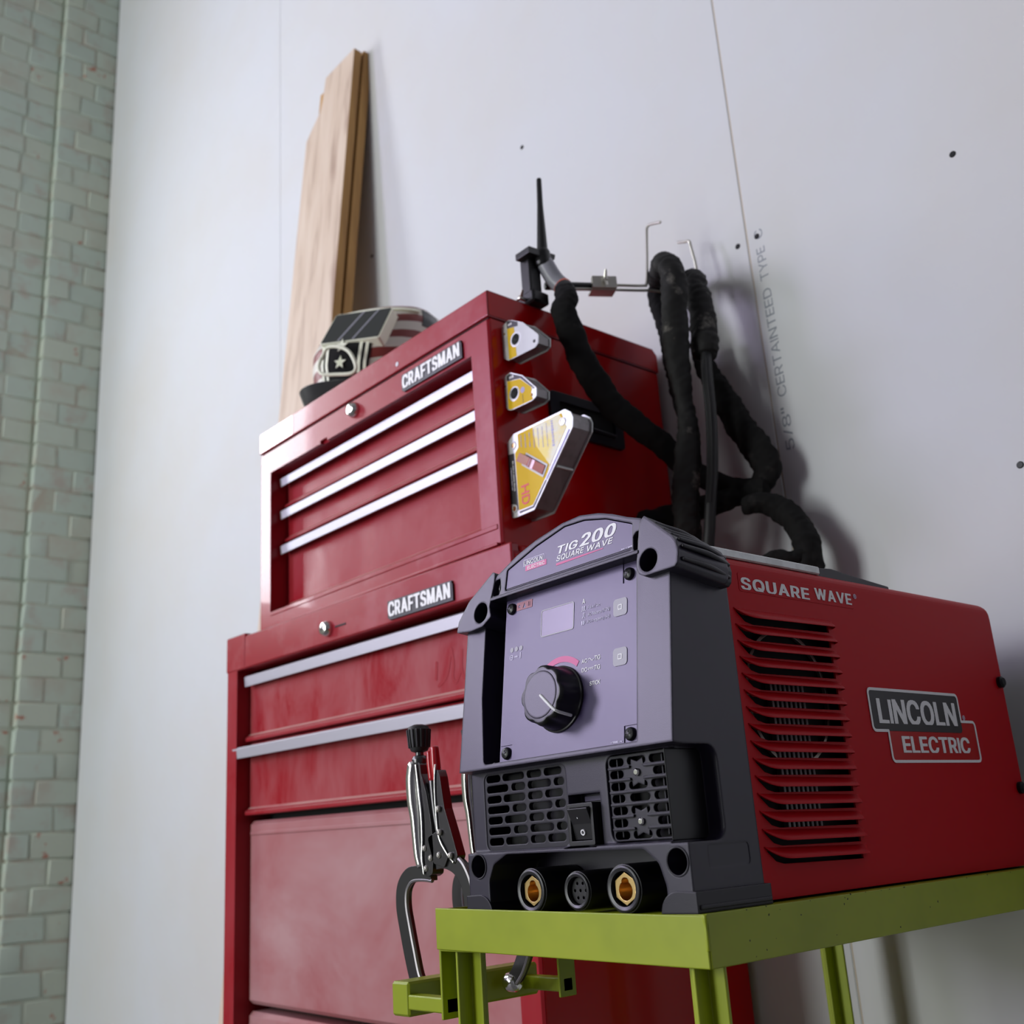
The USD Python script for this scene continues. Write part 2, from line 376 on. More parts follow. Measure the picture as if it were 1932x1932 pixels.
# ================================================================ two boards leaning on the wall
LEAN = .101
def board(y_at_top, th, x0, x1, ztop, notch, name, label, mface):
    """boards stand on the floor and lean back; y of the front face at z=2.2065 is y_at_top"""
    yf = lambda z: y_at_top + LEAN * (z - 2.2065)
    t = thing(name, label, 'board', ((x0 + x1) / 2, yf(0) + th / 2, 0.0), 'boards leaning on the wall')
    n = math.sqrt(1 + LEAN ** 2)
    F = Frame((0, yf(0), 0), (1, 0, 0), (0, LEAN / n, 1 / n))
    zt = ztop * n
    poly = [(x0, .004), (x1, .004), (x1, zt)] + [(x, z * n) for x, z in notch]
    part('plank', ext(poly, F, -th, 0), mface, t, smooth=False)
    part('sawn_edge', ext(sbox(x1 - .0002, .004, x1 + .0004, zt - .001), F, -th + .0002, -.0002), 'wood_edge', t, smooth=False, label='brown weathered board edge')
    return t
board(-.0518, .0195, -1.1435, -.9490, 2.345, [(-1.075, 2.345), (-1.080, 2.285), (-1.088, 2.250), (-1.120, 2.222), (-1.1435, 2.196)], 'wooden_board',
      'front pale wooden board with a chipped top corner, leaning on the wall', 'wood_face')
board(-.0262, .0205, -1.1420, -.9478, 2.350, [(-1.142, 2.350)], 'wooden_board', 'rear wooden board behind the chipped one, its brown edge showing beside the wall', 'wood_edge')

# ================================================================ upper tool chest
QX0, QX1, QY, QYB, QZ0, QZL, QZ1 = -.803, -.1802, -.3492, -.0150, .9090, 1.2217, 1.2602
def tiltq(v): v = v.copy(); v[:, 2] += -.009 * (v[:, 0] + .1802); return v
ch = thing('tool_chest', 'glossy red steel tool chest with three drawers and lift-up lid standing on the cabinet', 'tool chest', ((QX0 + QX1) / 2, (QY + QYB) / 2, QZ0))
FQ = front(QY)
def cp(name, mesh, m, parent=ch, **k): return part(name, mesh, m, parent, warp=tiltq, **k)
OX0, OX1, OZ0, OZ1 = -.7675, -.2187, .9370, 1.1790
shell = mf(cbox(QX0, QX1, QY, QYB, QZ0, QZL - .0012, .003)) - mf(cbox(OX0, OX1, QY - .02, QYB - .02, OZ0, OZ1, .0005)) 
shell = shell - mf(cbox(-.605, -.585, QY - .01, QY + .006, 1.1785, 1.184, .0002))
cp('body', shell, 'red_paint')
cp('side_skin', ext([(QY + .004, QZ0 + .001), (QYB - .003, QZ0 + .001), (QYB - .003, QZL - .002), (QY + .004, QZL - .002)], side(QX1), -.001, .0006), 'red_side')
cp('interior', cbox(OX0 + .001, OX1 - .001, QY + .05, QYB - .03, OZ0 + .001, OZ1 - .001, .0005), 'black_deep')
cp('seam_shadow_strip', cbox(QX0 + .003, QX1 - .003, QY + .003, QYB - .003, QZL - .002, QZL + .0012, .0002), 'black_deep')
lidp = rnd([(QY - .001, QZL + .0006), (QYB + .001, QZL + .0006), (QYB + .001, QZ1 - .009), (QYB - .008, QZ1), (QY + .0006, QZ1 + .0003), (QY - .001, QZ1 - .0015)], .0016)
cp('lid', ext(lidp, side(0), QX0 - .001, QX1 + .001), 'red_paint')
cp('lid_side_skin', ext(lidp.buffer(-.002), side(QX1 + .001), -.001, .0006), 'red_side')
cp('lid_front_patch', ext(rnd([(QX0 + .001, QZL + .002), (-.690, QZL + .002), (-.690, QZ1 - .002), (QX0 + .001, QZ1 - .002)], .001), front(QY - .001), -.0005, .0005), 'red_clean', label='smooth glossy patch of lid paint')
cp('bottom_ledge', [cbox(OX0 + .002, QX1 - .006, QY - .0012, QY + .002, .9300, .9365, .0008), cbox(OX0 + .002, QX1 - .006, QY - .003, QY + .002, .9085, .9125, .0008)], 'red_paint')
YD, YH = -.3180, -.3330
for ztop, zbot, hz in ((1.1760, 1.1195, 1.1690), (1.1175, 1.0590, 1.1110), (1.0580, .9440, 1.0500)):
    d = cp('drawer', cbox(OX0 + .003, OX1 - .002, YD, YD + .22, zbot + .003, ztop - .002, .002), 'red_dusty_light')
    lip = rnd([(YD + .002, zbot - .0005), (YD - .0065, zbot), (YD - .0065, zbot + .004), (YD, zbot + .009), (YD + .002, zbot + .009)], .0012)
    cp('drawer_lip', ext(lip, side(0), OX0 + .003, OX1 - .002), 'red_dusty_light', d)
    cp('dust_line', ext([(YD - .0066, zbot + .0036), (YD - .0002, zbot + .0092), (YD + .001, zbot + .0088), (YD - .0058, zbot + .0030)], side(0), OX0 + .012, OX1 - .003), 'lip_dust', d, label='line of pale dust on the drawer lip')
    hp = rnd([(YH, hz - .0145), (YH + .0015, hz - .0150), (YH + .0022, hz - .0010), (YD, hz - .0010), (YD, hz + .0010), (YH + .001, hz + .0012), (YH - .0012, hz - .001)], .0003)
    cp('handle', ext(hp, side(0), OX0 + .006, OX1 - .0016), 'aluminium', d, label='long brushed aluminium drawer pull')
def badge(x0, x1, z0, z1, y, parent, cpf, depth=.003):
    fr = front(y); w = x1 - x0
    b = cpf('badge', ext(unary_union([rrect(x0 + .001, x1 + .004, z0 - .0045, z1 - .002, .001), rrect(x0 - .0022, x1 + .0022, z0 - .002, z1 + .0018, .001)]), fr, -.0005, depth), 'black_satin', parent, label='black badge behind white block letters')
    cpf('lettering', text('CRAFTSMAN', fr, x0, x1, z0, z1, depth - .0003, .0012, heavy=.13, gap=.07), 'badge_white', b, label='white block capitals')
badge(-.3725, -.2385, 1.1870, 1.2075, QY, ch, cp)
def lock(x, z, y, parent, cpf, r=.0112):
    fr = front(y)
    k = cpf('lock', lathe([(0, 0), (r + .001, 0), (r + .001, .003), (r, .006), (r * .8, .010), (r * .55, .0112), (0, .0112)], fr, (x, z)), 'chrome', parent, label='round chrome lock')
    cpf('keyhole', cbox(x - .0010, x + .0010, y - .0118, y - .0105, z - .0038, z + .0038, .0003), 'black_deep', k)
lock(-.5045, 1.2015, QY, ch, cp)
cp('paint_chip', ext(Point(-.3868, 1.2326).buffer(.0035), front(QY - .001), 0, .0006), 'white_paint', label='small bare chip in the lid paint')
# recessed carrying handle on the right side
FS = side(QX1)
hr = cp('side_handle', ext(rrect(-.252, -.112, 1.0765, 1.1380, .006).difference(rrect(-.236, -.128, 1.0900, 1.1245, .004)), FS, 0, .006), 'black_plastic', label='black recessed carrying handle')
cp('handle_cup', ext(rrect(-.237, -.127, 1.0890, 1.1255, .004), FS, .0004, .0012), 'black_deep', hr)
cp('grip_bar', tube([(QX1 + .004, -.234, 1.0940), (QX1 + .006, -.182, 1.0945), (QX1 + .004, -.130, 1.0940)], .0035, n=12), 'black_plastic', hr)

# ================================================================ rolling cabinet below
BX0, BX1, BYF, BYB, BZ1 = -.8870, -.1442, -.3650, -.0120, .9075
def tiltb(v): v = v.copy(); v[:, 2] += -.017 * (v[:, 0] + .53) * np.clip(v[:, 2] / .3, 0, 1); return v
cab = thing('rolling_cabinet', 'dusty red steel rolling tool cabinet with wide drawers standing under the chest', 'tool cabinet', ((BX0 + BX1) / 2, (BYF + BYB) / 2, 0))
def bp_(name, mesh, m, parent=cab, **k): return part(name, mesh, m, parent, warp=tiltb, **k)
CX0, CX1 = -.8500, -.1800
cs = mf(cbox(BX0, BX1, BYF, BYB, .10, .899, .003)) - mf(cbox(CX0, CX1, BYF - .02, BYB - .03, .14, .8535, .0005))
bp_('body', cs, 'red_dusty_light')
bp_('top_rail', cbox(-.8212, BX1 - .001, BYF - .0015, BYF + .012, .8530, BZ1, .002), 'red_paint')
bp_('corner_post', cbox(BX0 - .001, -.8225, BYF - .001, BYF + .030, .853, .9125, .002), 'red_paint')
bp_('corner_post', cbox(BX1 - .016, BX1 + .001, BYF + .012, BYB, .880, .9050, .002), 'red_side')
bp_('side_skin', ext([(BYF + .004, .11), (BYB - .004, .11), (BYB - .004, .893), (BYF + .004, .893)], side(BX1), -.001, .0006), 'red_side')
bp_('interior', cbox(CX0 + .001, CX1 - .001, BYF + .06, BYB - .04, .141, .852, .0005), 'black_deep')
YC = -.3430
drw = [(.8480, .7370, .8420, 'red_dusty'), (.7350, .6215, .7270, 'red_dusty'), (.6125, .3400, None, 'red_dusty_heavy'), (.3340, .1500, None, 'red_dusty_heavy')]
for zt, zb, hz, mm in drw:
    d = bp_('drawer', cbox(CX0 + .003, CX1 - .003, YC, YC + .25, zb + .004, zt, .006 if hz is None else .003), mm)
    if hz is None:
        bp_('drawer_ridge', cbox(CX0 + .010, CX1 - .010, YC - .0018, YC + .004, zt - .022, zt - .016, .001), mm, d)
        continue
    lip = rnd([(YC + .002, zb - .0005), (YC - .008, zb), (YC - .008, zb + .006), (YC, zb + .012), (YC + .002, zb + .012)], .0016)
    bp_('drawer_lip', ext(lip, side(0), CX0 + .003, CX1 - .003), 'red_dusty_light', d)
    bp_('dust_line', ext([(YC - .0082, zb + .0052), (YC - .0002, zb + .0124), (YC + .001, zb + .0118), (YC - .0072, zb + .0044)], side(0), CX0 + .006, CX1 - .004), 'lip_dust', d, label='line of pale dust on the drawer lip')
    y0 = -.3560 if hz > .8 else -.3640
    x0 = -.8400 if hz > .8 else -.8640
    hp = rnd([(y0, hz - .0165), (y0 + .0015, hz - .0170), (y0 + .0022, hz - .0010), (YC, hz - .0010), (YC, hz + .0010), (y0 + .001, hz + .0012), (y0 - .0012, hz - .001)], .0003)
    bp_('handle', ext(hp, side(0), x0, CX1 - .008), 'aluminium', d, label='long brushed aluminium drawer pull')
badge(-.4005, -.2620, .8615, .8815, BYF - .0015, cab, bp_)
lock(-.5615, .8735, BYF - .0015, cab, bp_, .0108)
bp_('slide_slot', cbox(-.5420, -.5125, BYF - .0022, BYF, .8715, .8745, .0005), 'black_deep')
FC = front(YC)
WR = []
for q in ([(-.330, .760), (-.312, .772), (-.301, .8035)], [(-.301, .8035), (-.297, .785), (-.300, .768), (-.294, .760), (-.283, .775), (-.279, .798)], [(-.279, .798), (-.281, .776), (-.275, .763), (-.266, .772)],
          [(-.268, .783), (-.258, .790), (-.257, .802), (-.264, .800), (-.268, .783), (-.265, .770), (-.256, .768)], [(-.335, .770), (-.333, .790)]):
    WR.append(LineString(catmull([(*p, 0) for p in q], 24)[:, :2]).buffer(.0026, quad_segs=4))
bp_('finger_writing', ext(unary_union(WR), FC, .0001, .0003), 'red_wiped', smooth=False)
for cx in (BX0 + .08, BX1 - .08):
    for cy in (BYF + .06, BYB - .06):
        w = part('caster', lathe([(0, -.014), (.046, -.014), (.050, -.008), (.050, .008), (.046, .014), (0, .014)], Frame((cx, cy, .05), (0, 1, 0), (0, 0, 1)), (0, 0)), 'rubber', cab)
        part('fork', cbox(cx - .022, cx + .022, cy - .03, cy + .03, .092, .106, .003), 'steel', cab)

# ================================================================ cart that carries the welder
def tiltt(v): v = v.copy(); v[:, 2] += .019 * np.clip(TX1 - v[:, 0], 0, None) * np.clip((-.585 - v[:, 1]) / .02, 0, 1) * (v[:, 2] > .46); return v
TX0, TX1, TY0, TY1, TZ0, TZ1, TB = .0075, .3001, -.6135, -.060, .4690, .5025, .4960
cart = thing('welding_cart', 'lime green steel cart with a shallow lipped tray carrying the welder', 'cart', ((TX0 + TX1) / 2, (TY0 + TY1) / 2, 0))
def tp(name, mesh, m, parent=cart, **k): return part(name, mesh, m, parent, warp=tiltt, **k)
part('tray', cbox(TX0 + .0019, TX1 - .0019, TY0 + .0019, TY1 - .0019, TZ0 + .004, .5021, .0003), 'lime_paint', cart)
tp('tray_lip', cbox(TX0, TX1 - .0008, TY0, TY0 + .0018, TZ0, TZ1 - .001, .0005), 'lime_paint')
tp('tray_lip', cbox(TX1 - .0018, TX1, TY0 + .0015, TY1, TZ0, TZ1, .0005), 'lime_paint')
tp('tray_lip', cbox(TX0, TX0 + .0018, TY0 + .001, TY1, TZ0, TZ1 - .002, .0005), 'lime_paint')
tp('tray_lip', cbox(TX0, TX1, TY1 - .0018, TY1, TZ0, TZ1, .0005), 'lime_paint')
tp('corner_weld', tube([(TX1 - .0008, TY0 + .0004, TZ1 - .022), (TX1 - .0004, TY0 + .0002, TZ1 - .010), (TX1 - .0012, TY0 + .0006, TZ1 - .0012)], .0016, n=10, wrinkle=.002), 'lime_paint')
for k in range(46):
    q = RNG.uniform(0, 1); y = -.58 + .5 * q; z = RNG.uniform(TZ0 + .002, TZ1 - .002) if RNG.uniform() < .6 else TZ1 - RNG.uniform(.0003, .001)
    r = RNG.uniform(.0003, .0008)
    tp('paint_chip', ext(Polygon([(y + r * RNG.uniform(.6, 1.4) * math.cos(a), z + r * RNG.uniform(.6, 1.6) * math.sin(a)) for a in np.arange(0, 6.2, 1.05)]), side(TX1), -.0002, .00012), 'chip_dark') if k < 30 else None
for x in (TX0 + .02, TX1 - .02):
    for y in (TY0 + .02, TY1 - .02):
        part('leg', [[cbox(x - .015, x + .015, y - .0015, y + .0015, .06, TZ0 + .005, .0005), cbox(x - .0015, x + .0015, y - .015, y + .015, .06, TZ0 + .005, .0005)]][0], 'lime_paint', cart)
        part('caster', lathe([(0, -.010), (.026, -.010), (.030, -.006), (.030, .006), (.026, .010), (0, .010)], Frame((x, y, .03), (0, 1, 0), (0, 0, 1)), (0, 0), seg=20), 'rubber', cart)
        part('fork', cbox(x - .014, x + .014, y - .014, y + .014, .0575, .064, .001), 'steel', cart)
tp('clamp_rail', cbox(-.0718, -.0462, -.606, -.455, .4180, .4460, .002), 'lime_paint')
for ry in (-.600, -.468): tp('rail_arm', cbox(-.0470, TX0 + .001, ry - .006, ry + .006, .4240, .4360, .001), 'lime_paint')
for ry in (-.600, -.468): tp('rail_bracket', cbox(TX0 - .002, TX0 + .001, ry - .010, ry + .010, .4200, TZ0 + .012, .0006), 'lime_paint')
part('lower_shelf', cbox(TX0 + .004, TX1 - .004, TY0 + .004, TY1 - .004, .140, .150, .001), 'lime_paint', cart)

# ================================================================ welding machine
WX0, WX1, WYF, WYB, WZ0, WZ1 = .0543, .2851, -.5318, -.0980, .5040, .7590
wd = thing('welding_machine', 'red and black portable welding machine with control knob standing in the green tray', 'welding machine', ((WX0 + WX1) / 2, (-.61 + WYB) / 2, .5023))
def wp(name, mesh, m, parent=wd, **k): return part(name, mesh, m, parent, **k)
FW = front(-.6095); SW = side(WX1)
# red sheet-metal sleeve with louvred side
prof = rnd([(WX0, WZ0), (WX1, WZ0), (WX1, WZ1), (WX0, WZ1)], .010)
prof = unary_union([prof, sbox(WX0, WZ0, WX1, WZ0 + .03)])
outer = mf(ext(prof, front(0), -WYB, -WYF))
yz = rnd([(WYF - .01, WZ0 - .02), (WYB, WZ0 - .02), (WYB + .0, .742), (WYB, WZ1), (WYF - .01, WZ1)], .016)
yz = unary_union([yz, sbox(WYF - .02, WZ0 - .03, WYF + .05, WZ1 + .01)])
outer = outer ^ mf(ext(yz, side(0), WX0 - .02, WX1 + .02))
inner = mf(ext(prof.buffer(-.0018), front(0), -WYB + .0, -WYF + .01)) 
cover = outer - (inner ^ mf(cbox(0, .4, WYF - .02, WYB - .002, .4, .80, .001)))
LOUV = [(.7100 - .01294 * k, .7155 - .01262 * k) for k in range(15)]
for zr, zl in LOUV:
    zb_ = lambda u: zl - .0075 + (zr - (zl - .0075)) * u + max(0, 1 - u / .17) ** 2 * .0082
    us = np.linspace(.02, .955, 14)
    low = [(-.5225 + .1320 * u, zb_(u) - .0034 * min(1, u / .10)) for u in us]; upp = [(-.5225 + .1320 * u, zb_(u) + .0040 * min(1, u / .2) + .0004) for u in us[::-1]]
    cover = cover - mf(ext(Polygon(low + upp), SW, -.006, .004))
wp('cover', cover, 'welder_red', smooth=9, label='red sheet metal cover')
wp('chassis', cbox(WX0 + .012, WX1 - .014, WYF + .004, WYB - .006, WZ0 + .004, WZ1 - .008, .001), 'black_deep', label='dark insides behind the louvres')
wp('fan_guard', lathe([(.052, 0), (.055, 0), (.055, .003), (.052, .003), (.052, 0)], SW, (-.452, .652), -.0125, 48), 'steel')
wp('heat_sink', [cbox(WX1 - .013, WX1 - .008, -.478 + k * .006, -.475 + k * .006, .545, .665, .0004) for k in range(8)], 'galv_dark', kind='stuff')
def louvre(zr, zl):
    ns, nt = 34, 7
    s = np.linspace(0, 1, ns); t = np.linspace(0, 1, nt)
    y = -.5225 + .1320 * s
    rise = np.clip(1 - s / .17, 0, 1) ** 2                    # the left end sweeps up to a point
    zb = zl - .0075 + (zr - (zl - .0075)) * s + rise * .0082
    zt = np.maximum(zb + .0008, zl + .0012 + (zr + .0062 - zl) * s - .0004)
    endc = np.clip((1 - s) / .045, 0, 1)
    zt = zt - (1 - endc) * .0
    pr = .0078 * np.clip(s / .16, 0.03, 1) ** .8 * np.clip(endc, .05, 1)
    V = []
    for k in range(2):
        for j in range(nt):
            tt = t[j]
            off = pr * np.sin(tt * np.pi / 2) ** 1.15 - k * .0009 + .0004
            V.append(np.stack([WX1 + off, y, zt + (zb - zt) * tt - 0 * k], 1))
    V = np.array(V)
    F = []
    idx = lambda k, j, i: (k * nt + j) * ns + i
    for j in range(nt - 1):
        for i in range(ns - 1):
            F += [(idx(0, j, i), idx(0, j + 1, i), idx(0, j + 1, i + 1)), (idx(0, j, i), idx(0, j + 1, i + 1), idx(0, j, i + 1)),
                  (idx(1, j, i), idx(1, j + 1, i + 1), idx(1, j + 1, i)), (idx(1, j, i), idx(1, j, i + 1), idx(1, j + 1, i + 1))]
    for j, fl in ((0, 1), (nt - 1, 0)):
        for i in range(ns - 1):
            a, b, c, d = idx(0, j, i), idx(0, j, i + 1), idx(1, j, i + 1), idx(1, j, i)
            F += [(a, b, c), (a, c, d)] if fl else [(a, c, b), (a, d, c)]
    for i, fl in ((0, 0), (ns - 1, 1)):
        for j in range(nt - 1):
            a, b, c, d = idx(0, j, i), idx(0, j + 1, i), idx(1, j + 1, i), idx(1, j, i)
            F += [(a, b, c), (a, c, d)] if fl else [(a, c, b), (a, d, c)]
    m = trimesh.Trimesh(V.reshape(-1, 3), F, process=False)
    if m.volume < 0: m.invert()
    return m
for zr, zl in LOUV: wp('louvre', louvre(zr, zl), 'welder_red', smooth=40)
# back panel, top plate, rear hump, screws
wp('back_panel', cbox(WX0 + .004, WX1 - .004, WYB - .0015, WYB + .004, WZ0 + .003, WZ1 - .012, .001), 'black_plastic')
wp('top_plate', cbox(WX0 + .012, WX1 - .004, WYF - .004, -.3893, WZ1 - .0005, WZ1 + .0068, .0012), 'zinc', label='bare bright metal strip along the top')
wp('rear_grip', ext(rnd([(-.3960, WZ1 - .001), (-.3940, WZ1 + .0065), (-.365, WZ1 + .0085), (-.340, WZ1 + .0062), (-.262, WZ1 + .0012), (-.255, WZ1 - .001)], .0015), side(0), WX0 + .03, WX1 - .008), 'black_plastic', label='low black grip on the rear top')
for y, z in ((-.1048, .678), (-.1059, .575)):
    wp('side_screw', disc(SW, (y, z), .0058, -.001, .0055, .002, 18), 'screw_dark')
# printed marks on the side
wp('lettering', text('SQUARE', SW, -.5100, -.4180, .7326, .7426, .0003, .0003, heavy=.07), 'white_print', label='white block capitals')
wp('lettering', text('WAVE', SW, -.4095, -.3545, .7342, .7440, .0003, .0003, heavy=.07), 'white_print', label='white block capitals')
wp('lettering_ground', ext(rrect(-.5125, -.3515, .7308, .7462, .002), SW, .0000, .00022), 'welder_red')
def reg_mark(fr, c, r, n):
    return [ext(Point(c).buffer(r).difference(Point(c).buffer(r * .78)), fr, n, n + .0003), text('R', fr, c[0] - r * .38, c[0] + r * .38, c[1] - r * .5, c[1] + r * .5, n, .0003)]
wp('registered_mark', reg_mark(SW, (-.3480, .7425), .0022, .0003), 'dim_print')
def emblem(fr, n, pts_top, pts_bot, line, rad):
    """two stepped plates: dark upper, red lower, pale outline"""
    a, b = rnd(pts_top, rad), rnd(pts_bot, rad)
    return a, b, unary_union([a, b]).buffer(line * .5).difference(unary_union([a, b]).buffer(-line * .5))
ua = [(-.3525, .6616), (-.1990, .6616), (-.1990, .6263), (-.3525, .6263)]
ub = [(-.3291, .6368), (-.1738, .6368), (-.1738, .6004), (-.3291, .6004)]
a, b, o = emblem(SW, 0, ua, ub, .0024, .0040)
em = wp('emblem', ext(b.difference(a.buffer(.0001)), SW, .0001, .0003), 'red_side', label='red lower plate of the maker\'s emblem')
wp('emblem_plate', ext(a, SW, .0001, .0005), 'black_sticker', em)
wp('emblem_outline', ext(o.difference(LineString([(-.326, .6263), (-.1990, .6263), (-.1990, .634)]).buffer(.0013)), SW, .0003, .0008), 'white_print', em)
wp('lettering', text('LINCOLN', SW, -.3415, -.2065, .6325, .6540, .0004, .0004, heavy=.06, gap=.08), 'white_print', em)
wp('lettering', text('ELECTRIC', SW, -.3098, -.1905, .6078, .6222, .0003, .0004, heavy=.06, gap=.08), 'white_print', em)
wp('registered_mark', reg_mark(SW, (-.1920, .6405), .0023, .0002), 'dim_print', em)

# ---- black front moulding
BXL, BXR = .0512, .2889
sil = Polygon([(BXL, WZ0), (BXR, WZ0), (BXR, .758), (.272, .7715), (.245, .781), (.205, .7905), (.1707, .793), (.130, .789), (.095, .779), (.068, .764), (BXL, .748)])
fz = lambda z: -.6095 + math.tan(TH) * max(0, z - .613) - (.005 if z > .6135 else 0)
pr = Polygon([(WYF - .001, WZ0), (-.6095, WZ0), (-.6095, .5485), (-.6015, .5497), (-.6015, .6125), (fz(.6136), .6140), (fz(.765), .765), (fz(.79) + .01, .795), (WYF - .001, .795)])
bz = mf(ext(rnd(sil, .004), front(0), .50, .64)) ^ mf(ext(pr, side(0), 0, .4))
FRv = lambda poly, n0, n1, fr: mf(ext(poly, fr, n0, n1))
bz = bz - FRv(sbox(.0970, .0042, .2556, .160), .0000, .03, TILT)                      # bay for the control plate
bz = bz - FRv(rnd([(.0830, .004), (.0985, .004), (.0985, .150), (.0760, .150), (.0765, .06)], .004), -.018, .03, TILT)   # deep groove on the left
rec = rnd([(.0770, .48), (.0770, .5270), (.0835, .5395), (.1000, .5468), (.2480, .5450), (.2610, .5350), (.2660, .5200), (.2660, .48)], .005)
bz = bz - FRv(rec, -.048, .03, FW)                                                      # socket recess
bz = bz - FRv(rrect(.0672, .1665, .5500, .6105, .006), -.030, .03, FW)                  # left grille opening
bz = bz - FRv(rrect(.2105, .2755, .5497, .6118, .008), -.030, .03, FW)
bz = bz - mf(ext(rnd([(-.66, .5475), (-.5685, .5475), (-.5685, .6128), (-.66, .6128)], .010), side(0), .2740, .32)) - mf(cbox(.2640, .2800, -.64, -.5950, .5500, .6115, .001))
bz = bz - FRv(sbox(.1678, .5480, .2022, .5868), -.022, .03, FW)
for hx, hz in ((.0645, .5384), (.2780, .5355)):
    bz = bz - FRv(Point(hx, hz).buffer(.0092), -.022, .03, FW)
bz = bz - mf(ext(rnd([(-.590, .530), (-.545, .530), (-.545, .545), (-.590, .545)], .003), side(0), .2885, .30))
for c_ in ((.2731, .1347), (.0756, .1348)): bz = bz - FRv(Point(c_).buffer(.0098), -.028, .03, TILT)
bezel = wp('bezel', bz, 'black_moulding', label='black plastic front moulding')
for hx, hz in ((.0645, .5384), (.2780, .5355)):
    wp('hole_rim', ring(FW, (hx, hz), .0088, .0100, -.001, .0006), 'black_plastic', bezel)
wp('side_pocket', cbox(.2736, .2748, -.6080, -.5692, .5490, .6110, .0005), 'black_satin', bezel)
wp('grille_dark', ext(rrect(.0680, .1657, .5508, .6097, .004), FW, -.0295, -.0280), 'black_deep', bezel)
wp('grille_dark', ext(rrect(.2115, .2635, .5507, .6108, .004), FW, -.0295, -.0280), 'black_deep', bezel)
# left grille: staggered slots
xm = lambda px: float(np.interp(px, [250, 328, 462, 560, 675, 720], [.0700, .0881, .1176, .1384, .1618, .1705]))
zrow = np.linspace(.6067, .5568, 7)
gp = rrect(.0660, .1668, .5494, .6115, .004)
cuts = []
for k, z in enumerate(zrow):
    R = [(250, 328), (340, 462), (478, 560), (575, 675)] if k % 2 == 0 else [(250, 370), (388, 465), (480, 612), (628, 708)]
    for a_, b_ in R: cuts.append(slot(xm(a_), min(xm(b_), .1640), z - .0030, z + .0028))
wp('left_grille', ext(gp.difference(unary_union(cuts)), FW, -.0125, -.0085), 'black_plastic', bezel)
# right grille: bars with two star-shaped bosses
gp = rrect(.2125, .2725, .5506, .6110, .003)
cuts = []
zr7 = np.linspace(.6062, .5548, 7)
for k, z in enumerate(zr7):
    R = [(.2140, .2285), (.2320, .2500), (.2535, .2705)] if k % 2 == 0 else [(.2140, .2260), (.2300, .2440), (.2480, .2705)]
    if k in (1, 5): R = [(.2140, .2275), (.2565, .2705)]
    if k == 3: R = [(.2140, .2270), (.2320, .2515), (.2555, .2705)]
    for a_, b_ in R: cuts.append(slot(a_, b_, z - .0030, z + .0026))
stars = unary_union([Polygon([(.2415 + (.0112 if q % 2 == 0 else .0075) * math.cos(q * math.pi / 6), zz + (.0112 if q % 2 == 0 else .0075) * math.sin(q * math.pi / 6)) for q in range(12)]) for zz in (zr7[1], zr7[5])])
gr = wp('right_grille', ext(unary_union([gp.difference(unary_union(cuts)), stars]), FW, -.0125, -.0085), 'black_plastic', bezel)
wp('grille_bar', [ext(slot(.2132, .2722, (zr7[k] + zr7[k + 1]) / 2 - .0011, (zr7[k] + zr7[k + 1]) / 2 + .0009).difference(stars), FW, -.0090, -.0070) for k in range(6)], 'black_plastic', gr)
for vx in (.218, .262): wp('vane', cbox(vx, vx + .0015, -.598, -.585, .553, .609, .0003), 'black_plastic', gr)
for zz in (zr7[1], zr7[5]):
    wp('grille_screw', disc(FW, (.2415, zz), .0028, -.0085, -.0060, .001, 16), 'chrome', gr)
# rocker switch
sw = wp('switch_housing', ext(rrect(.1715, .1990, .5495, .5800, .0015).difference(sbox(.1745, .5530, .1962, .5770)), FW, -.012, -.002), 'black_satin', bezel)
wp('rocker', ext(rnd([(-.6110, .5765), (-.5960, .5768), (-.5960, .5532), (-.6042, .5535), (-.6064, .5650)], .0006), side(0), .1750, .1958), 'black_satin', sw)
SWF = Frame((0, -.6052, .5590), (1, 0, 0), (0, -.16, .987))
wp('switch_mark', ext(Point(.1855, .0).buffer(.0022).difference(Point(.1855, .0).buffer(.0013)), SWF, -.0010, .0012), 'white_print', sw)
wp('switch_mark', stroke([(.1828, .0105), (.1820, .0145)], .0007, SWF, -.0010, .0014), 'white_print', sw)
wp('rating_tag', ext(sbox(.1735, .5815, .1975, .5850), FW, -.0215, -.0200), 'panel_film', sw)
# sockets
def socket(x, z, r, name):
    s = wp(name, [ring(FW, (x, z), r * .72, r, -.046, -.0020), lathe([(r * .72, -.004), (r * .94, -.004), (r * .94, -.0005), (r * .86, .0), (r * .72, -.0006)], FW, (x, z))], 'black_satin', bezel)
    wp('socket_floor', disc(FW, (x, z), r * .73, -.040, -.022), 'black_deep', s)
    return s
for x in (.1257, .2243):
    s = socket(x, .5187, .0168, 'power_socket')
    hexa = Polygon([(x + .0112 * math.sin(q * math.pi / 3), .5187 + .0112 * math.cos(q * math.pi / 3)) for q in range(6)])
    key = unary_union([Point(x, .5173).buffer(.0066), rrect(x - .0036, x + .0036, .5180, .5262, .003)])
    wp('brass_nut', ext(hexa.difference(key), FW, -.018, -.0030), 'brass', s, label='hexagonal brass contact')
    wp('brass_bore', ext(hexa.buffer(-.0006), FW, -.020, -.0172), 'brass_dark', s)
s = socket(.1768, .5180, .0140, 'remote_socket')
pins = [Point(.1768 + .0058 * math.cos(q * 2 * math.pi / 6), .5180 + .0058 * math.sin(q * 2 * math.pi / 6)).buffer(.0011) for q in range(6)] + [Point(.1768, .5180).buffer(.0011)]
wp('pin_face', ext(Point(.1768, .5180).buffer(.0096).difference(unary_union(pins)), FW, -.012, -.0045), 'black_satin', s)
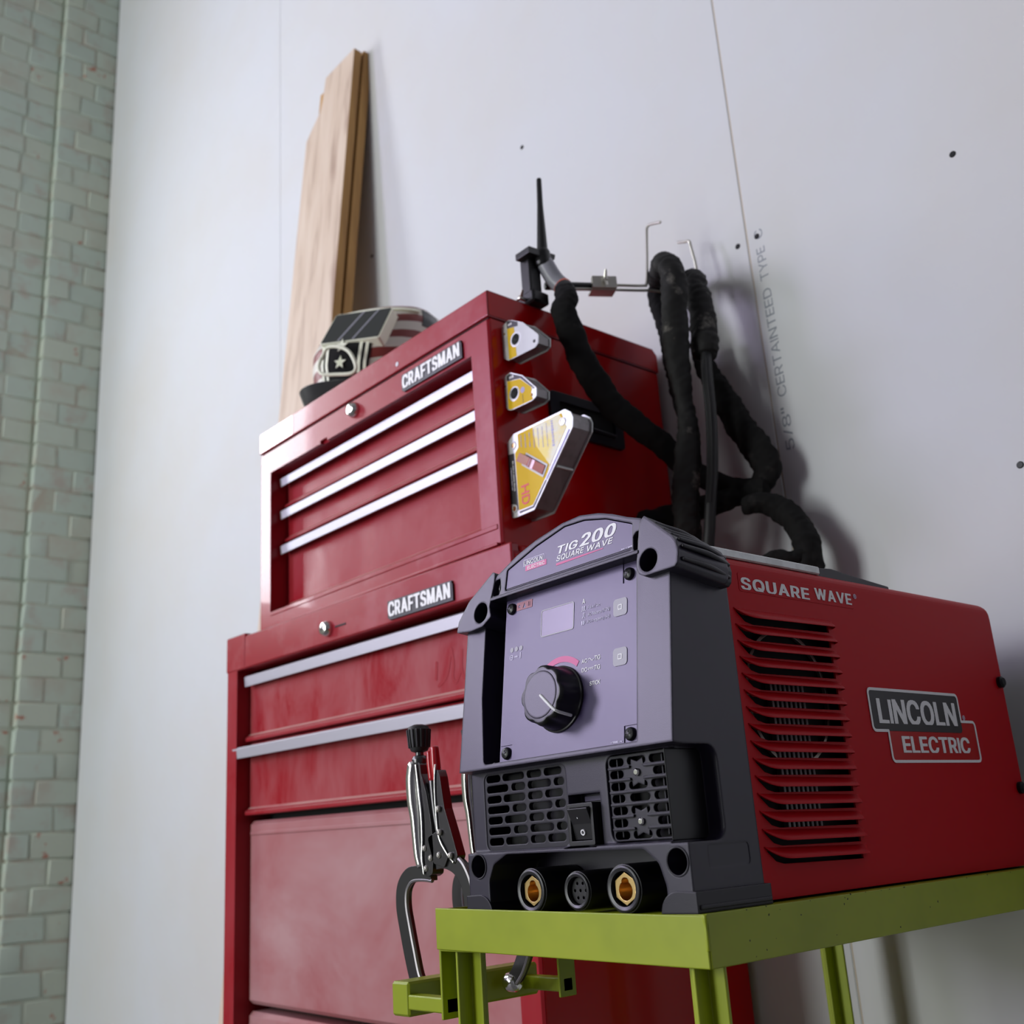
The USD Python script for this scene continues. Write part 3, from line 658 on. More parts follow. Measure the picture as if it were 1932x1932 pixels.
wp('ground_sign', [stroke([(.2700, .531), (.2685, .531), (.2685, .528), (.2700, .528), (.2700, .523)], .0007, FW, .0001, .0004)] if False else
   [stroke([(.2610, .5292), (.2598, .5292), (.2598, .5270), (.2612, .5270), (.2612, .5230)], .0006, Frame((0, -.5625, 0), (1, 0, 0), (0, 0, 1)), 0, .0003)], 'dim_print', bezel)
# feet
def foot(sgn, xin, xout, name='foot'):
    poly = Polygon([(xin, .5023)] + [(xin + (xout - xin) * .5 * (1 - math.cos(t)), .5023 + .0145 * math.sin(t)) for t in np.linspace(.05, math.pi * .55, 10)] + [(xout, .5160), (xout, .5023)])
    f = wp(name, [ext(poly, FW, -.080, .0010)], 'black_plastic', bezel)
    wp('foot_rib', cbox(min(xout, xout + .0012 * sgn), max(xout, xout + .0012 * sgn), -.608, -.531, .5045, .5075, .0003), 'black_plastic', f)
foot(1, .2600, .2920); foot(-1, .0800, .0480)
# handle arch with corner bumpers, all 10 mm proud of the reclined front
arch = [(.0886, .1437), (.2631, .1437), (.2655, .1500), (.2655, .1704), (.2505, .1758), (.2351, .1826), (.2192, .1880), (.1978, .1920), (.1767, .1911), (.1442, .1846), (.1207, .1770), (.0948, .1644), (.0880, .1560)]
ap = rnd(arch, .0015)
notchR, notchL = rnd([(.2572, .1460), (.2660, .1455), (.2660, .1610), (.2600, .1612), (.2568, .1580)], .002), rnd([(.0900, .1465), (.0985, .1462), (.1010, .1510), (.0995, .1612), (.0935, .1605), (.0900, .1560)], .002)
inner_pl = rnd([(.1062, .1478), (.2560, .1478), (.2562, .1690), (.2273, .1812), (.2029, .1869), (.1793, .1878), (.1444, .1795), (.1081, .1666)], .002)
hd = wp('handle', ext(ap.difference(unary_union([notchR, notchL, inner_pl])), TILT, -.004, .0100), 'black_moulding', label='arched black top handle')
wp('handle_back', ext(ap.buffer(-.001), TILT, -.030, -.0035), 'black_plastic', hd)
wp('name_plate', ext(inner_pl.buffer(-.0008), TILT, -.004, .0092), 'panel_film', hd, label='dark violet name plate')
wp('handle_lip', ext(rrect(.0880, .2632, .1425, .1453, .0008), TILT, -.004, .0115), 'black_plastic', hd)
wp('plate_line', ext(sbox(.1062, .1490, .2555, .1497), TILT, .0090, .00935), 'black_deep', hd)
for px in (.0965, .2605): wp('latch', tube([TILT(np.array([[px, .1478, .006]]))[0], TILT(np.array([[px + .001, .1530, .008]]))[0], TILT(np.array([[px, .1580, .006]]))[0]], .0013, n=12, sides=8), 'dark_steel', hd)
wp('top_latch', ext(rnd([(.1440, .1846), (.1767, .1911), (.1764, .1935), (.1432, .1868)], .0006), TILT, -.010, .0040), 'black_satin', hd)
lobeR = rnd([(.2688, .1715), (.2640, .1668), (.2612, .1323), (.2636, .1256), (.2691, .1232), (.2985, .1236), (.3013, .1267), (.3021, .1355), (.2998, .1433), (.2967, .1477)], .0015)
lobeL = rnd([(.0428, .1226), (.0448, .1327), (.0580, .1487), (.0900, .1690), (.0926, .1670), (.0922, .1591), (.0871, .1382), (.0897, .1287), (.0786, .1219), (.0628, .1205)], .0015)
cR, cL = (.2731, .1347), (.0756, .1348)
br = wp('corner_bumper', ext(lobeR.difference(Point(cR).buffer(.0090)), TILT, -.046, .0108), 'black_moulding', label='thick black corner bumper with a round hole')
bl = wp('corner_bumper', ext(lobeL.difference(Point(cL).buffer(.0092)), TILT, -.060, .0108), 'black_moulding', label='thick black corner bumper with a round hole')
for q, c_ in ((br, cR), (bl, cL)):
    wp('hole_floor', ext(Point(c_).buffer(.0095), TILT, -.0275, -.0240), 'black_deep', q)
# ribs of the right bumper, running back over the corner
rib0 = [(.3021, .1300), (.3018, .1400), (.2985, .1460), (.2915, .1512), (.2840, .1570), (.2760, .1640)]
for k, (x, v) in enumerate(rib0):
    a0 = TILT(np.array([[x + .0004, v, .006]]))[0]; a1 = TILT(np.array([[x + .0004, v + .0012, -.024]]))[0]; a2 = TILT(np.array([[x - .0030, v + .0005, -.0500]]))[0]
    wp('rib', tube([a0, a1, a2], [.0016, .0022, .0016], n=14, sides=10), 'black_plastic', br)
wp('bumper_tail', ext(affinity.translate(lobeR.buffer(-.0008), -.0022, 0), TILT, -.0535, -.045), 'black_plastic', br)

# ---- control plate
plate = sbox(.0993, .0040, .2549, .1430)
for px, pv in ((.1063, .1339), (.2443, .1332), (.1075, .0114), (.2458, .0109)):
    sx = 1 if px > .17 else -1; sv = 1 if pv > .07 else -1
    plate = plate.difference(sbox(min(px - .0065 * sx, px + .02 * sx), min(pv - .0065 * sv, pv + .02 * sv), max(px - .0065 * sx, px + .02 * sx), max(pv - .0065 * sv, pv + .02 * sv)))
wp('plate_base', ext(sbox(.0982, .0042, .2555, .1450), TILT, -.006, .0004), 'panel_film', label='violet grey backing under the control plate')
cpn = wp('control_plate', ext(plate, TILT, 0, .0012), 'panel_film', label='violet grey control plate')
PZ = .0012
def cpx(name, mesh, m, **k): return wp(name, mesh, m, cpn, **k)
for px, pv in ((.1063, .1339), (.2443, .1332), (.1075, .0114), (.2458, .0109)):
    wp('plate_screw', [lathe([(0, .0), (.0050, 0), (.0050, .0016), (.0042, .0032), (.0022, .0042), (0, .0044)], TILT, (px, pv), seg=24),
                       ext(unary_union([sbox(px - .0022, pv - .0004, px + .0022, pv + .0004), sbox(px - .0004, pv - .0022, px + .0004, pv + .0022)]), TILT, .0042, .0046)], 'black_satin')
cpx('display_frame', ext(rrect(.1446, .1840, .1013, .1246, .0022).difference(rrect(.1456, .1830, .1023, .1236, .0016)), TILT, PZ - .0002, PZ + .0003), 'grey_button')
cpx('display', ext(rrect(.1456, .1830, .1023, .1236, .0016), TILT, PZ - .0002, PZ + .00015), 'screen_glass', label='blank glossy display window')
for v0 in (.1017, .0630):
    b = cpx('button', ext(rrect(.2281, .2425, v0, v0 + .0137, .0028), TILT, PZ - .0002, PZ + .0005), 'grey_button', label='grey membrane push button')
    cx_, cv_ = .2353, v0 + .00685
    wp('button_mark', [ext(rrect(cx_ - .0021, cx_ + .0021, cv_ - .0021, cv_ + .0021, .0006).difference(rrect(cx_ - .0014, cx_ + .0014, cv_ - .0014, cv_ + .0014, .0004)), TILT, PZ + .0004, PZ + .0007),
                       ext(Point(cx_, cv_).buffer(.0050).difference(Point(cx_, cv_).buffer(.0046)), TILT, PZ + .0004, PZ + .0006)], 'white_print', b) if False else wp('button_mark', [ext(rrect(cx_ - .0021, cx_ + .0021, cv_ - .0021, cv_ + .0021, .0006).difference(rrect(cx_ - .0014, cx_ + .0014, cv_ - .0014, cv_ + .0014, .0004)), TILT, PZ + .0004, PZ + .0007)], 'white_print', b)
T_ = lambda s, u0, u1, v0, v1, m='white_print', **k: cpx('lettering', text(s, TILT, u0, u1, v0, v1, PZ - .0001, .0004, **k), m)
T_('A', .1935, .1968, .1198, .1238)
T_('Pulse / Sec', .2000, .2134, .1141, .1169, 'dim_print', bold=False)
T_('AC Balance (%EN)', .2000, .2240, .1080, .1112, 'dim_print', bold=False)
T_('AC Frequency (Hz)', .1990, .2242, .1021, .1053, 'dim_print', bold=False)
T_('AC', .1940, .2000, .0714, .0746); T_('TIG', .2080, .2143, .0716, .0753)
T_('DC', .1941, .2002, .0643, .0677); T_('TIG', .2080, .2143, .0640, .0677)
T_('STICK', .2032, .2145, .0526, .0558)
w_ = lambda pts, wd_=.0005, m='dim_print': cpx('symbol', stroke(pts, wd_, TILT, PZ - .0001, PZ + .0003), m)
w_([(.2010 + .0062 * t, .0732 + .0010 * math.sin(t * 2 * math.pi)) for t in np.linspace(0, 1, 18)], .0005, 'white_print')
cpx('symbol', [stroke([(.2010, .0664), (.2072, .0667)], .0004, TILT, PZ - .0001, PZ + .0003)] + [stroke([(.2012 + k * .0022, .0655), (.2026 + k * .0022, .0656)], .0004, TILT, PZ - .0001, PZ + .0003) for k in range(3)], 'white_print')
w_([(.1928, .1138), (.1936, .1138), (.1936, .1174), (.1946, .1174), (.1946, .1138), (.1956, .1138), (.1956, .1174), (.1966, .1174), (.1966, .1138), (.1976, .1138)])
w_([(.1936, .1080), (.1946, .1080), (.1946, .1090), (.1950, .1090), (.1950, .1120), (.1962, .1120), (.1962, .1082), (.1970, .1082)])
cpx('symbol', [ext(sbox(.1930 + k * .0018, .1024, .1941 + k * .0018, .1056), TILT, PZ - .0001, PZ + .0003) for k in range(2)] + [ext(sbox(.1969, .1030, .1973, .1056), TILT, PZ - .0001, PZ + .0003)], 'dim_print')
cpx('warning_tag', ext(rrect(.1129, .1328, .1306, .1376, .0006).difference(unary_union([star(.1163, .1341, .002), Polygon([(.1207, .1318), (.1250, .1318), (.1228, .1364)]), sbox(.1278, .1322, .1285, .1360), sbox(.1295, .1322, .1302, .1360)])), TILT, PZ - .0001, PZ + .0003), 'warn_print', label='dull red warning tag')
cpx('indicator', [ext(Point(x, .0973).buffer(.0021), TILT, PZ - .0001, PZ + .0003) for x in (.1088, .1146, .1204)], 'grey_button')
cpx('symbol', [ext(Point(.1089, .0908).buffer(.0022).difference(Point(.1089, .0908).buffer(.0017)), TILT, PZ - .0001, PZ + .0003), stroke([(.1201, .0935), (.1201, .0888)], .0009, TILT, PZ - .0001, PZ + .0003),
               stroke([(.1077, .0908), (.1101, .0908)], .0005, TILT, PZ - .0001, PZ + .0003)], 'dim_print')
cpx('fine_print', fine_print(TILT, .1126, .1168, .0899, .0917, PZ - .0001, .0004, 4), 'dim_print')
cpx('fine_print', fine_print(TILT, .2265, .2385, .0058, .0074, PZ - .0001, .0004, 5), 'dim_print')
# knob with its scale
KC = (.1700, .0470)
arc = [(KC[0] + .0318 * math.cos(t), KC[1] + .0318 * math.sin(t)) for t in np.linspace(math.radians(52), math.radians(122), 20)]
cpx('scale_arc', ext(LineString(arc).buffer(.0024, cap_style='flat'), TILT, PZ - .0001, PZ + .0003), 'pink_print', label='pink arc of the knob scale')
nlob = 8
def knob_section(r, amp): return Polygon([(KC[0] + (r + amp * math.cos(nlob * t)) * math.cos(t), KC[1] + (r + amp * math.cos(nlob * t)) * math.sin(t)) for t in np.linspace(0, 2 * math.pi, 96, endpoint=False)])
def knob_loft(levels):
    N_ = 120; t = np.linspace(0, 2 * np.pi, N_, endpoint=False); V = []
    for n_, r_, a_ in levels:
        scal = 1 - a_ * np.exp(-((np.mod(t * nlob / (2 * np.pi), 1) - .5) / .22) ** 2)
        V.append(np.stack([KC[0] + r_ * scal * np.cos(t), KC[1] + r_ * scal * np.sin(t), np.full(N_, n_)], 1))
    V = np.vstack(V); F = []
    for k in range(len(levels) - 1):
        for i in range(N_):
            a_, b_, c_, d_ = k * N_ + i, k * N_ + (i + 1) % N_, (k + 1) * N_ + (i + 1) % N_, (k + 1) * N_ + i
            F += [(a_, b_, c_), (a_, c_, d_)]
    V = np.vstack([V, [[KC[0], KC[1], levels[0][0]], [KC[0], KC[1], levels[-1][0]]]])
    for i in range(N_):
        F += [(len(V) - 2, (i + 1) % N_, i), (len(V) - 1, (len(levels) - 1) * N_ + i, (len(levels) - 1) * N_ + (i + 1) % N_)]
    return TILT.put(trimesh.Trimesh(V, F, process=False))
kn = wp('knob', knob_loft([(PZ - .0002, .0262, 0), (.0030, .0262, 0), (.0034, .0250, .0), (.0060, .0247, .05), (.0120, .0243, .085), (.0185, .0238, .105), (.0212, .0230, .10), (.0222, .0212, .06)]), 'black_satin', label='large black control knob')
wp('knob_cap', disc(TILT, KC, .0188, .0215, .0227, .0006, 48), 'black_moulding', kn)
pa = math.radians(-40)
pt = lambda r_, n_: TILT(np.array([[KC[0] + r_ * math.cos(pa), KC[1] + r_ * math.sin(pa), n_]]))[0]
wp('pointer', tube([pt(.0015, .0229), pt(.0150, .0229), pt(.0190, .0227), pt(.0222, .0216), pt(.0237, .0190), pt(.0246, .0120), pt(.0250, .0070)], .00125, sides=8, smoothpath=False), 'white_print', kn, label='white pointer line')
# name plate print
def hp_(name, mesh, m, **k): return wp(name, mesh, m, hd, **k)
HT = lambda s, u0, u1, v0, v1, m='white_print', **k: hp_('lettering', text(s, TILT, u0, u1, v0, v1, .0091, .0004, **k), m)
HT('TIG', .1715, .1957, .1653, .1722, shear=.22, heavy=.06); HT('200', .1972, .2385, .1648, .1752, shear=.22, heavy=.06)
HT('SQUARE', .1702, .2030, .1592, .1640, shear=.22); HT('WAVE', .2063, .2352, .1587, .1635, shear=.22)
hp_('print_bar', ext(Polygon([(.1700, .1556), (.2240, .1566), (.2240, .1574), (.1700, .1577)]), TILT, .0091, .0094), 'pink_print')
ta = [(.1288, .1702), (.1545, .1702), (.1548, .1650), (.1290, .1650)]; tb = [(.1315, .1649), (.1580, .1649), (.1580, .1600), (.1315, .1600)]
hp_('emblem', ext(rnd(tb, .0006), TILT, .0091, .0094), 'pink_print', label='pink lower plate of the small emblem')
hp_('emblem_outline', ext(rnd(ta, .0006).buffer(.0003).difference(rnd(ta, .0006).buffer(-.0002)), TILT, .0091, .0094), 'dim_print')
HT('LINCOLN', .1298, .1530, .1656, .1694); HT('ELECTRIC', .1340, .1558, .1609, .1638)
hp_('fine_print', fine_print(TILT, .2440, .2555, .1500, .1514, .0091, .0004, 6), 'dim_print')

# ================================================================ magnetic squares on the chest side
def magnet(name, label, fpoly, yf, thick, holes=(), core_in=.0016):
    """two sheet plates with a core between; they stand out from the chest side, held by their upright edge; polygons in (x, z)"""
    P = Polygon(fpoly); c = P.centroid
    t = thing(name, label, 'magnetic clamp', (QX1 + .001, yf + thick / 2, c.y), 'magnetic clamps on the chest side')
    F = front(yf); H = unary_union([Point(h[0], h[1]).buffer(h[2], quad_segs=8) for h in holes]) if holes else None
    P2 = rnd(P, .0022)
    P2 = P2.intersection(sbox(QX1 + .0008, 0, 1, 3))
    cut = lambda q: q.difference(H) if H else q
    part('plate', ext(cut(P2), F, -.0018, 0), 'zinc', t)
    part('plate', ext(cut(P2), F, -thick, -thick + .0018), 'zinc', t)
    part('core', ext(cut(P2.buffer(-core_in)), F, -thick + .0018, -.0018), 'galv_dark', t)
    for h in holes:
        part('bore', ring(F, h[:2], h[2] - .0010, h[2] + .0002, -thick, .0003), 'zinc', t)
        part('bore_floor', ext(Point(h[:2]).buffer(h[2]), F, -thick + .0020, -thick + .0035), 'black_deep', t)
    return t, F, P2
Y1, Y2, Y3 = -.3270, -.3290, -.3310
P1 = [(-.1792, 1.2050), (-.1792, 1.1655), (-.1700, 1.1590), (-.1561, 1.1583), (-.1180, 1.1566), (-.1113, 1.1600), (-.1100, 1.1714), (-.1371, 1.2005), (-.1568, 1.2122), (-.1650, 1.2155), (-.1770, 1.2125)]
t, F, B = magnet('magnetic_square', 'small magnetic welding square with half yellow half white face, topmost on chest side', P1, Y1, .0220, [(-.1534, 1.1830, .0086)])
S1 = B.buffer(-.0008).difference(Point(-.1534, 1.1830).buffer(.0104))
part('sticker', ext(S1.intersection(Polygon([(-.1683, 1.15), (-.1683, 1.2042), (-.1546, 1.2011), (-.1528, 1.15)])), F, 0, .0002), 'yellow_sticker', t, label='yellow half of the sticker')
part('sticker', ext(S1.intersection(Polygon([(-.1524, 1.15), (-.1542, 1.2011), (-.1660, 1.2046), (-.1660, 1.22), (-.10, 1.22), (-.10, 1.15)])), F, 0, .0002), 'white_paint', t, label='white half of the sticker')
part('sticker_corner', ext(S1.intersection(Polygon([(-.1680, 1.2046), (-.1470, 1.1995), (-.1470, 1.2060), (-.1640, 1.2150), (-.1680, 1.2150)])), F, .0001, .0004), 'black_sticker', t)
part('size_print', fine_print(F, -.1655, -.1570, 1.2062, 1.2098, .0003, .0003), 'white_print', t)
part('edge_strip', ext(S1.intersection(sbox(-.19, 1.1640, -.1700, 1.2045)), F, 0, .0003), 'zinc', t)
part('tack', disc(F, (-.1738, 1.1990), .0016, .0002, .0010), 'brass_dark', t)
part('rivet', disc(F, (-.1182, 1.1656), .0022, 0, .0010), 'black_satin', t)
P2_ = [(-.1792, 1.1325), (-.1792, 1.0940), (-.1755, 1.0895), (-.1690, 1.0868), (-.1290, 1.0856), (-.1207, 1.0886), (-.1194, 1.1001), (-.1436, 1.1265), (-.1660, 1.1392), (-.1760, 1.1378)]
P2_ = [(x + .0004, z + .0008) for x, z in P2_]
t, F, B = magnet('magnetic_square', 'small magnetic welding square with all yellow face, middle one on chest side', P2_, Y2, .0230, [(-.1606, 1.1086, .0086)])
S2 = B.buffer(-.0012).difference(Point(-.1610, 1.1080).buffer(.0100))
part('sticker', ext(S2.intersection(Polygon([(-.1745, 1.08), (-.1727, 1.1296), (-.1476, 1.1238), (-.1270, 1.1040), (-.1290, 1.0960), (-.1240, 1.08)])), F, 0, .0002), 'yellow_sticker', t)
part('sticker_corner', ext(S2.intersection(Polygon([(-.1735, 1.1300), (-.1472, 1.1242), (-.1225, 1.0995), (-.1225, 1.1040), (-.1450, 1.1280), (-.1680, 1.1395), (-.1735, 1.1395)])).buffer(-.0003), F, .0001, .0004), 'black_sticker', t)
part('size_print', fine_print(F, -.1680, -.1590, 1.1302, 1.1345, .0003, .0003), 'white_print', t)
part('size_print', fine_print(F, -.1275, -.1235, 1.1020, 1.1045, .0003, .0003), 'white_print', t)
part('logo_dot', ext(Point(-.1445, 1.1072).buffer(.0040), F, .0001, .0004), 'lilac_print', t)
part('small_print', ext(sbox(-.1452, 1.0895, -.1446, 1.1015), F, .0001, .0004), 'black_sticker', t)
part('edge_strip', ext(S2.intersection(sbox(-.19, 1.0915, -.1752, 1.1290)), F, 0, .0003), 'zinc', t)
part('tack', disc(F, (-.1768, 1.1240), .0012, .0002, .0010), 'brass_dark', t)
part('rivet', disc(F, (-.1284, 1.0945), .0020, 0, .0010), 'brass_dark', t)
P3 = [(-.1792, 1.0440), (-.1715, 1.0500), (-.1655, 1.0535), (-.0700, 1.0535), (-.0605, 1.0465), (-.0574, 1.0380), (-.0593, 1.0265), (-.1370, .9440), (-.1710, .9435), (-.1792, .9445)]
t, F, B = magnet('magnetic_clamp', 'large switchable magnetic clamp with yellow face and red rocker, lowest on chest side', P3, Y3, .0340, core_in=.0024)
S3 = rnd([(-.1578, 1.0502), (-.1180, 1.0503), (-.0760, 1.0503), (-.0700, 1.0300), (-.1129, .9785), (-.1388, .9508), (-.1648, .9508), (-.1653, 1.0268), (-.1580, 1.0330)], .001)
part('sticker', ext(S3.intersection(B.buffer(-.002)), F, 0, .0002), 'yellow_sticker', t, label='yellow sticker')
part('sticker_pale', ext(Polygon([(-.1290, 1.0496), (-.0800, 1.0496), (-.0690, 1.0300), (-.1075, .9860), (-.1040, .9930), (-.1250, 1.0240)]).intersection(B.buffer(-.0026)), F, .0001, .0003), 'pale_sticker', t, label='pale printed half of the sticker')
part('sticker_edge', ext(Polygon([(-.1790, 1.0290), (-.1668, 1.0275), (-.1655, .9500), (-.1700, .9600), (-.1790, .9630)]).intersection(B.buffer(-.0003)), F, 0, .0003), 'black_sticker', t, label='black strip along the sticker')
part('sticker_border', ext(LineString([(-.1640, .9480), (-.1378, .9482), (-.1120, .9752)]).buffer(.0012, cap_style='flat'), F, 0, .0004), 'black_sticker', t)
part('sticker_border', ext(LineString([(-.1115, .9758), (-.0790, 1.0100), (-.0650, 1.0255)]).buffer(.0014, cap_style='flat'), F, 0, .0004), 'lilac_print', t)
def ptext(s_, z_top, z_bot, x0, x1, m, **k):
    FR_ = Frame((0, Y3, 0), (0, 0, -1), (1, 0, 0))
    return part('lettering', text(s_, FR_, -z_top, -z_bot, x0, x1, .0002, .0003, **k) if s_ else fine_print(FR_, -z_top, -z_bot, x0, x1, .0002, .0003, int(abs(x0) * 1e4)), m, t)
ptext('HD', .9808, .9552, -.1580, -.1434, 'red_print')
ptext('', 1.0180, .9760, -.1712, -.1688, 'white_print')
ptext('', 1.0100, .9800, -.1750, -.1734, 'dim_print')
for k in range(7):
    ptext('', 1.0470 - .0010 * (k % 3), 1.0300 - .0024 * k, -.1530 + .0080 * k, -.1512 + .0080 * k, 'lilac_print')
ptext('', 1.0470, 1.0110, -.0960, -.0915, 'lilac_print')
ra = math.atan2(-.0296, .0401)
RU, RV = np.array([math.cos(ra), 0, math.sin(ra)]), np.array([-math.sin(ra), 0, math.cos(ra)])
rk = Frame((-.1314, Y3, 1.0014), RU, RV)
part('rocker_frame', ext(rrect(-.0215, .0250, -.0085, .0085, .0008).difference(rrect(-.0190, .0230, -.0062, .0062, .0006)), rk, 0, .0009), 'white_paint', t)
part('rocker_well', ext(sbox(-.0190, -.0062, .0230, .0062), rk, .0001, .0006), 'black_sticker', t)
rkp = Frame((-.1314, Y3, 1.0014), RU, (0, -1, 0))
rr = part('rocker', ext(rnd([(-.0252, .0030), (-.0252, .0085), (-.0080, .0046), (-.0010, .0050), (.0040, .0046), (.0222, .0012), (.0222, .0004), (-.0170, .0004)], .0005), rkp, -.0056, .0056), 'red_rocker', t, label='red on-off rocker')
part('rocker_line', ext(sbox(-.0052, -.0050, -.0044, .0050), rk, .0030, .0052), 'white_print', rr)
part('rocker_line', ext(sbox(-.0012, -.0050, -.0004, .0050), rk, .0030, .0053), 'white_print', rr)
for x, z in ((-.1674, 1.0382), (-.0752, 1.0388), (-.1725, .9552)):
    part('grommet', lathe([(.0034, 0), (.0054, 0), (.0050, .0010), (.0036, .0010), (.0034, 0)], F, (x, z), 0), 'zinc', t)
    part('hole_bush', disc(F, (x, z), .0035, -.001, .0004), 'brass', t)
part('spacer_rib', tube([(-.0960, Y3 + .004, .9885), (-.0960, Y3 + .030, .9885)], .0020, n=6, sides=8), 'zinc', t)

# ================================================================ torch rest, torch and hose bundle
tr = thing('torch_rest', 'black magnetic torch bracket with two bent wire hooks on the chest lid', 'torch holder', (-.185, -.250, QZ1))
part('magnet_base', cbox(-.200, -.165, -.277, -.246, QZ1 + .0016, QZ1 + .020, .003), 'black_satin', tr)
part('bracket', [cbox(-.192, -.172, -.2740, -.2520, QZ1 + .018, 1.338, .002)], 'black_satin', tr, label='black upright bracket')
part('cradle', [ext(rnd([(-.284, 1.3300), (-.236, 1.3340), (-.233, 1.3430), (-.284, 1.3400)], .001), side(-.178), -.010, .018)], 'black_satin', tr)
def wing(c, d, u, name='wing_screw', s=1.0, par=None):
    c, d, u = np.asarray(c, float), np.asarray(d, float) / np.linalg.norm(d), np.asarray(u, float) / np.linalg.norm(u)
    w = part(name, tube([c, c + d * .010 * s], .0030 * s, n=6, sides=12), 'steel', par)
    for sg in (-1, 1):
        part('wing', tube([c + d * .007 * s, c + d * .010 * s + u * sg * .006 * s, c + d * .013 * s + u * sg * .012 * s], [.0026 * s, .0022 * s, .0015 * s], n=8, sides=8, flat=.5), 'steel', w)
wing((-.182, -.278, 1.268), (0, -1, .1), (1, 0, .5), par=tr)
hy = np.array([.08, .15, .006]); hy /= np.linalg.norm(hy)
A0, A1 = np.array([-.176, -.238, 1.3035]), np.array([-.1105, -.1020, 1.3120])
off = np.array([.006, .0, -.0105])
part('slide_bar', tube([A0 + off * .5 - hy * .004, A0 + off * .5 + hy * .085], .0062, n=8, sides=8), 'black_satin', tr)
part('clamp_block', ext(rrect(-.018, .018, -.0095, .0085, .001), Frame((A0 + hy * .078 + off * .4 + np.array([.0105, -.0056, 0])), hy, (0, 0, 1)), -.003, .003), 'steel', tr, label='bright sliding clamp block')
part('clamp_flange', ext(rrect(-.018, .018, -.010, .010, .001), Frame((A0 + hy * .078 + off * .4 + np.array([.0, 0, -.0095])), hy, (-hy[1], hy[0], 0)), -.0012, .0012), 'steel', tr)
cb = A0 + hy * .078 + off * .4 + np.array([.0145, -.0078, .001])
wing(cb - np.array([.004, -.002, 0]), (.88, -.47, 0), (0, 0, 1), par=tr)
def bend(P, r, n=None): return tube(P, r, n=n or 90, sides=10)
E1 = np.array([.0, .0, 1.])
pA = [A0, A0 + hy * .08, A1 - hy * .008, A1 + [0, 0, .004], A1 + [.003, .002, .030], A1 + [.0085, .002, .075], [-.1000, -.1000, 1.4010], [-.0965, -.1000, 1.4050], [-.0910, -.1000, 1.4045], [-.0735, -.1000, 1.3988]]
part('wire_hook', bend(pA, .0022), 'steel', tr, label='bent bright wire hook')
B1 = np.array([-.0700, -.0380, 1.2950])
hb = np.array([.075, .19, -.004]); hb /= np.linalg.norm(hb)
pB = [A0 + off, A0 + off + hy * .08, A1 + off - hy * .014, A1 + off + hy * .004, (A1 + off + B1) / 2 + [.004, .002, -.002], B1 + [-.003, -.008, 0], B1 + [0, 0, .006], B1 + [.003, 0, .045], B1 + [-.0020, 0, .085], [-.0730, -.0380, 1.3875], [-.0765, -.0385, 1.3905], [-.0815, -.0390, 1.3915], [-.0930, -.0400, 1.3960]]
part('wire_hook', bend(pB, .0022), 'steel', tr, label='bent bright wire hook')

to = thing('welding_torch', 'slim black and grey welding torch upright in its bracket with sleeved hose', 'welding torch', (-.165, -.2475, 1.2600))
part('back_cap', tube([(-.1655, -.2478, 1.4632), (-.1653, -.2500, 1.4200), (-.1650, -.2518, 1.3800), (-.165, -.2535, 1.3400)], [.0037, .0043, .0062, .0080], n=30, sides=18), 'black_satin', to, label='long black back cap')
part('head', [tube([(-.165, -.2540, 1.3420), (-.165, -.2530, 1.3240)], [.0110, .0120], n=8, sides=18)], 'black_satin', to)
part('handle', tube([(-.165, -.2505, 1.3260), (-.160, -.2400, 1.3030), (-.152, -.2330, 1.2890)], [.0122, .0126, .0124], n=20, sides=20), 'grey_handle', to, label='grey torch handle')
part('collar', tube([(-.1525, -.2335, 1.2900), (-.1500, -.2325, 1.2860)], [.0130, .0132], n=6, sides=20), 'orange_ring', to, label='orange collar')
part('sleeve_cuff', tube([(-.1500, -.2330, 1.2865), (-.1440, -.2350, 1.2740)], [.0132, .0148], n=8, sides=20), 'rubber', to)
HA = [(-.1455, -.2345, 1.2780), (-.1322, -.2480, 1.2560), (-.1322, -.2550, 1.2352), (-.1269, -.2500, 1.2032), (-.1232, -.2350, 1.1627), (-.1259, -.2100, 1.1364), (-.1209, -.1850, 1.1069), (-.1101, -.1550, 1.0823), (-.0986, -.1250, 1.0603),
      (-.0903, -.0880, 1.0315), (-.0691, -.0680, 1.0080), (-.0341, -.0560, .9873), (.0050, -.0520, .9775)]
part('hose_sleeve', tube(HA, [.0150, .0160, .0165, .0175, .0180, .0185, .0185, .0175, .0165, .0160, .0150, .0150, .0150], n=150, sides=26, flat=.86, wrinkle=.0055, seed=3), 'fabric_black', to, label='black fabric hose sleeve')

hb_ = thing('hose_bundle', 'black fabric sleeved hoses looped over the wire hooks above the welder', 'hose', (-.05, -.10, .80))
def hose(P, r, m='fabric_black', seed=0, flat=.8, wr=.0062, name='hose_loop', **k): return part(name, tube(P, r, n=int(14 * len(P)), sides=26, flat=flat, wrinkle=wr, seed=seed), m, hb_, **k)
hose([(-.1165, -.070, 1.3340), (-.0950, -.088, 1.3300), (-.0680, -.112, 1.3270), (-.0490, -.122, 1.3060), (-.0437, -.125, 1.2726), (-.0480, -.125, 1.2297), (-.0526, -.125, 1.1845), (-.0512, -.125, 1.1437), (-.0493, -.125, 1.1064), (-.0491, -.125, 1.0704), (-.0538, -.125, 1.0336),
      (-.0624, -.125, .9926), (-.0690, -.125, .9599), (-.0736, -.120, .9334), (-.0870, -.110, .9012), (-.0850, -.100, .84), (-.055, -.085, .75), (-.010, -.075, .67), (.030, -.070, .60)],
     [.0150, .0165, .0175, .0180, .0180, .0185, .0180, .0150, .0110, .0140, .0180, .0180, .0180, .0185, .0180, .0175, .017, .017, .017], 'fabric_worn', 11, label='worn front strand with pale scuffs')
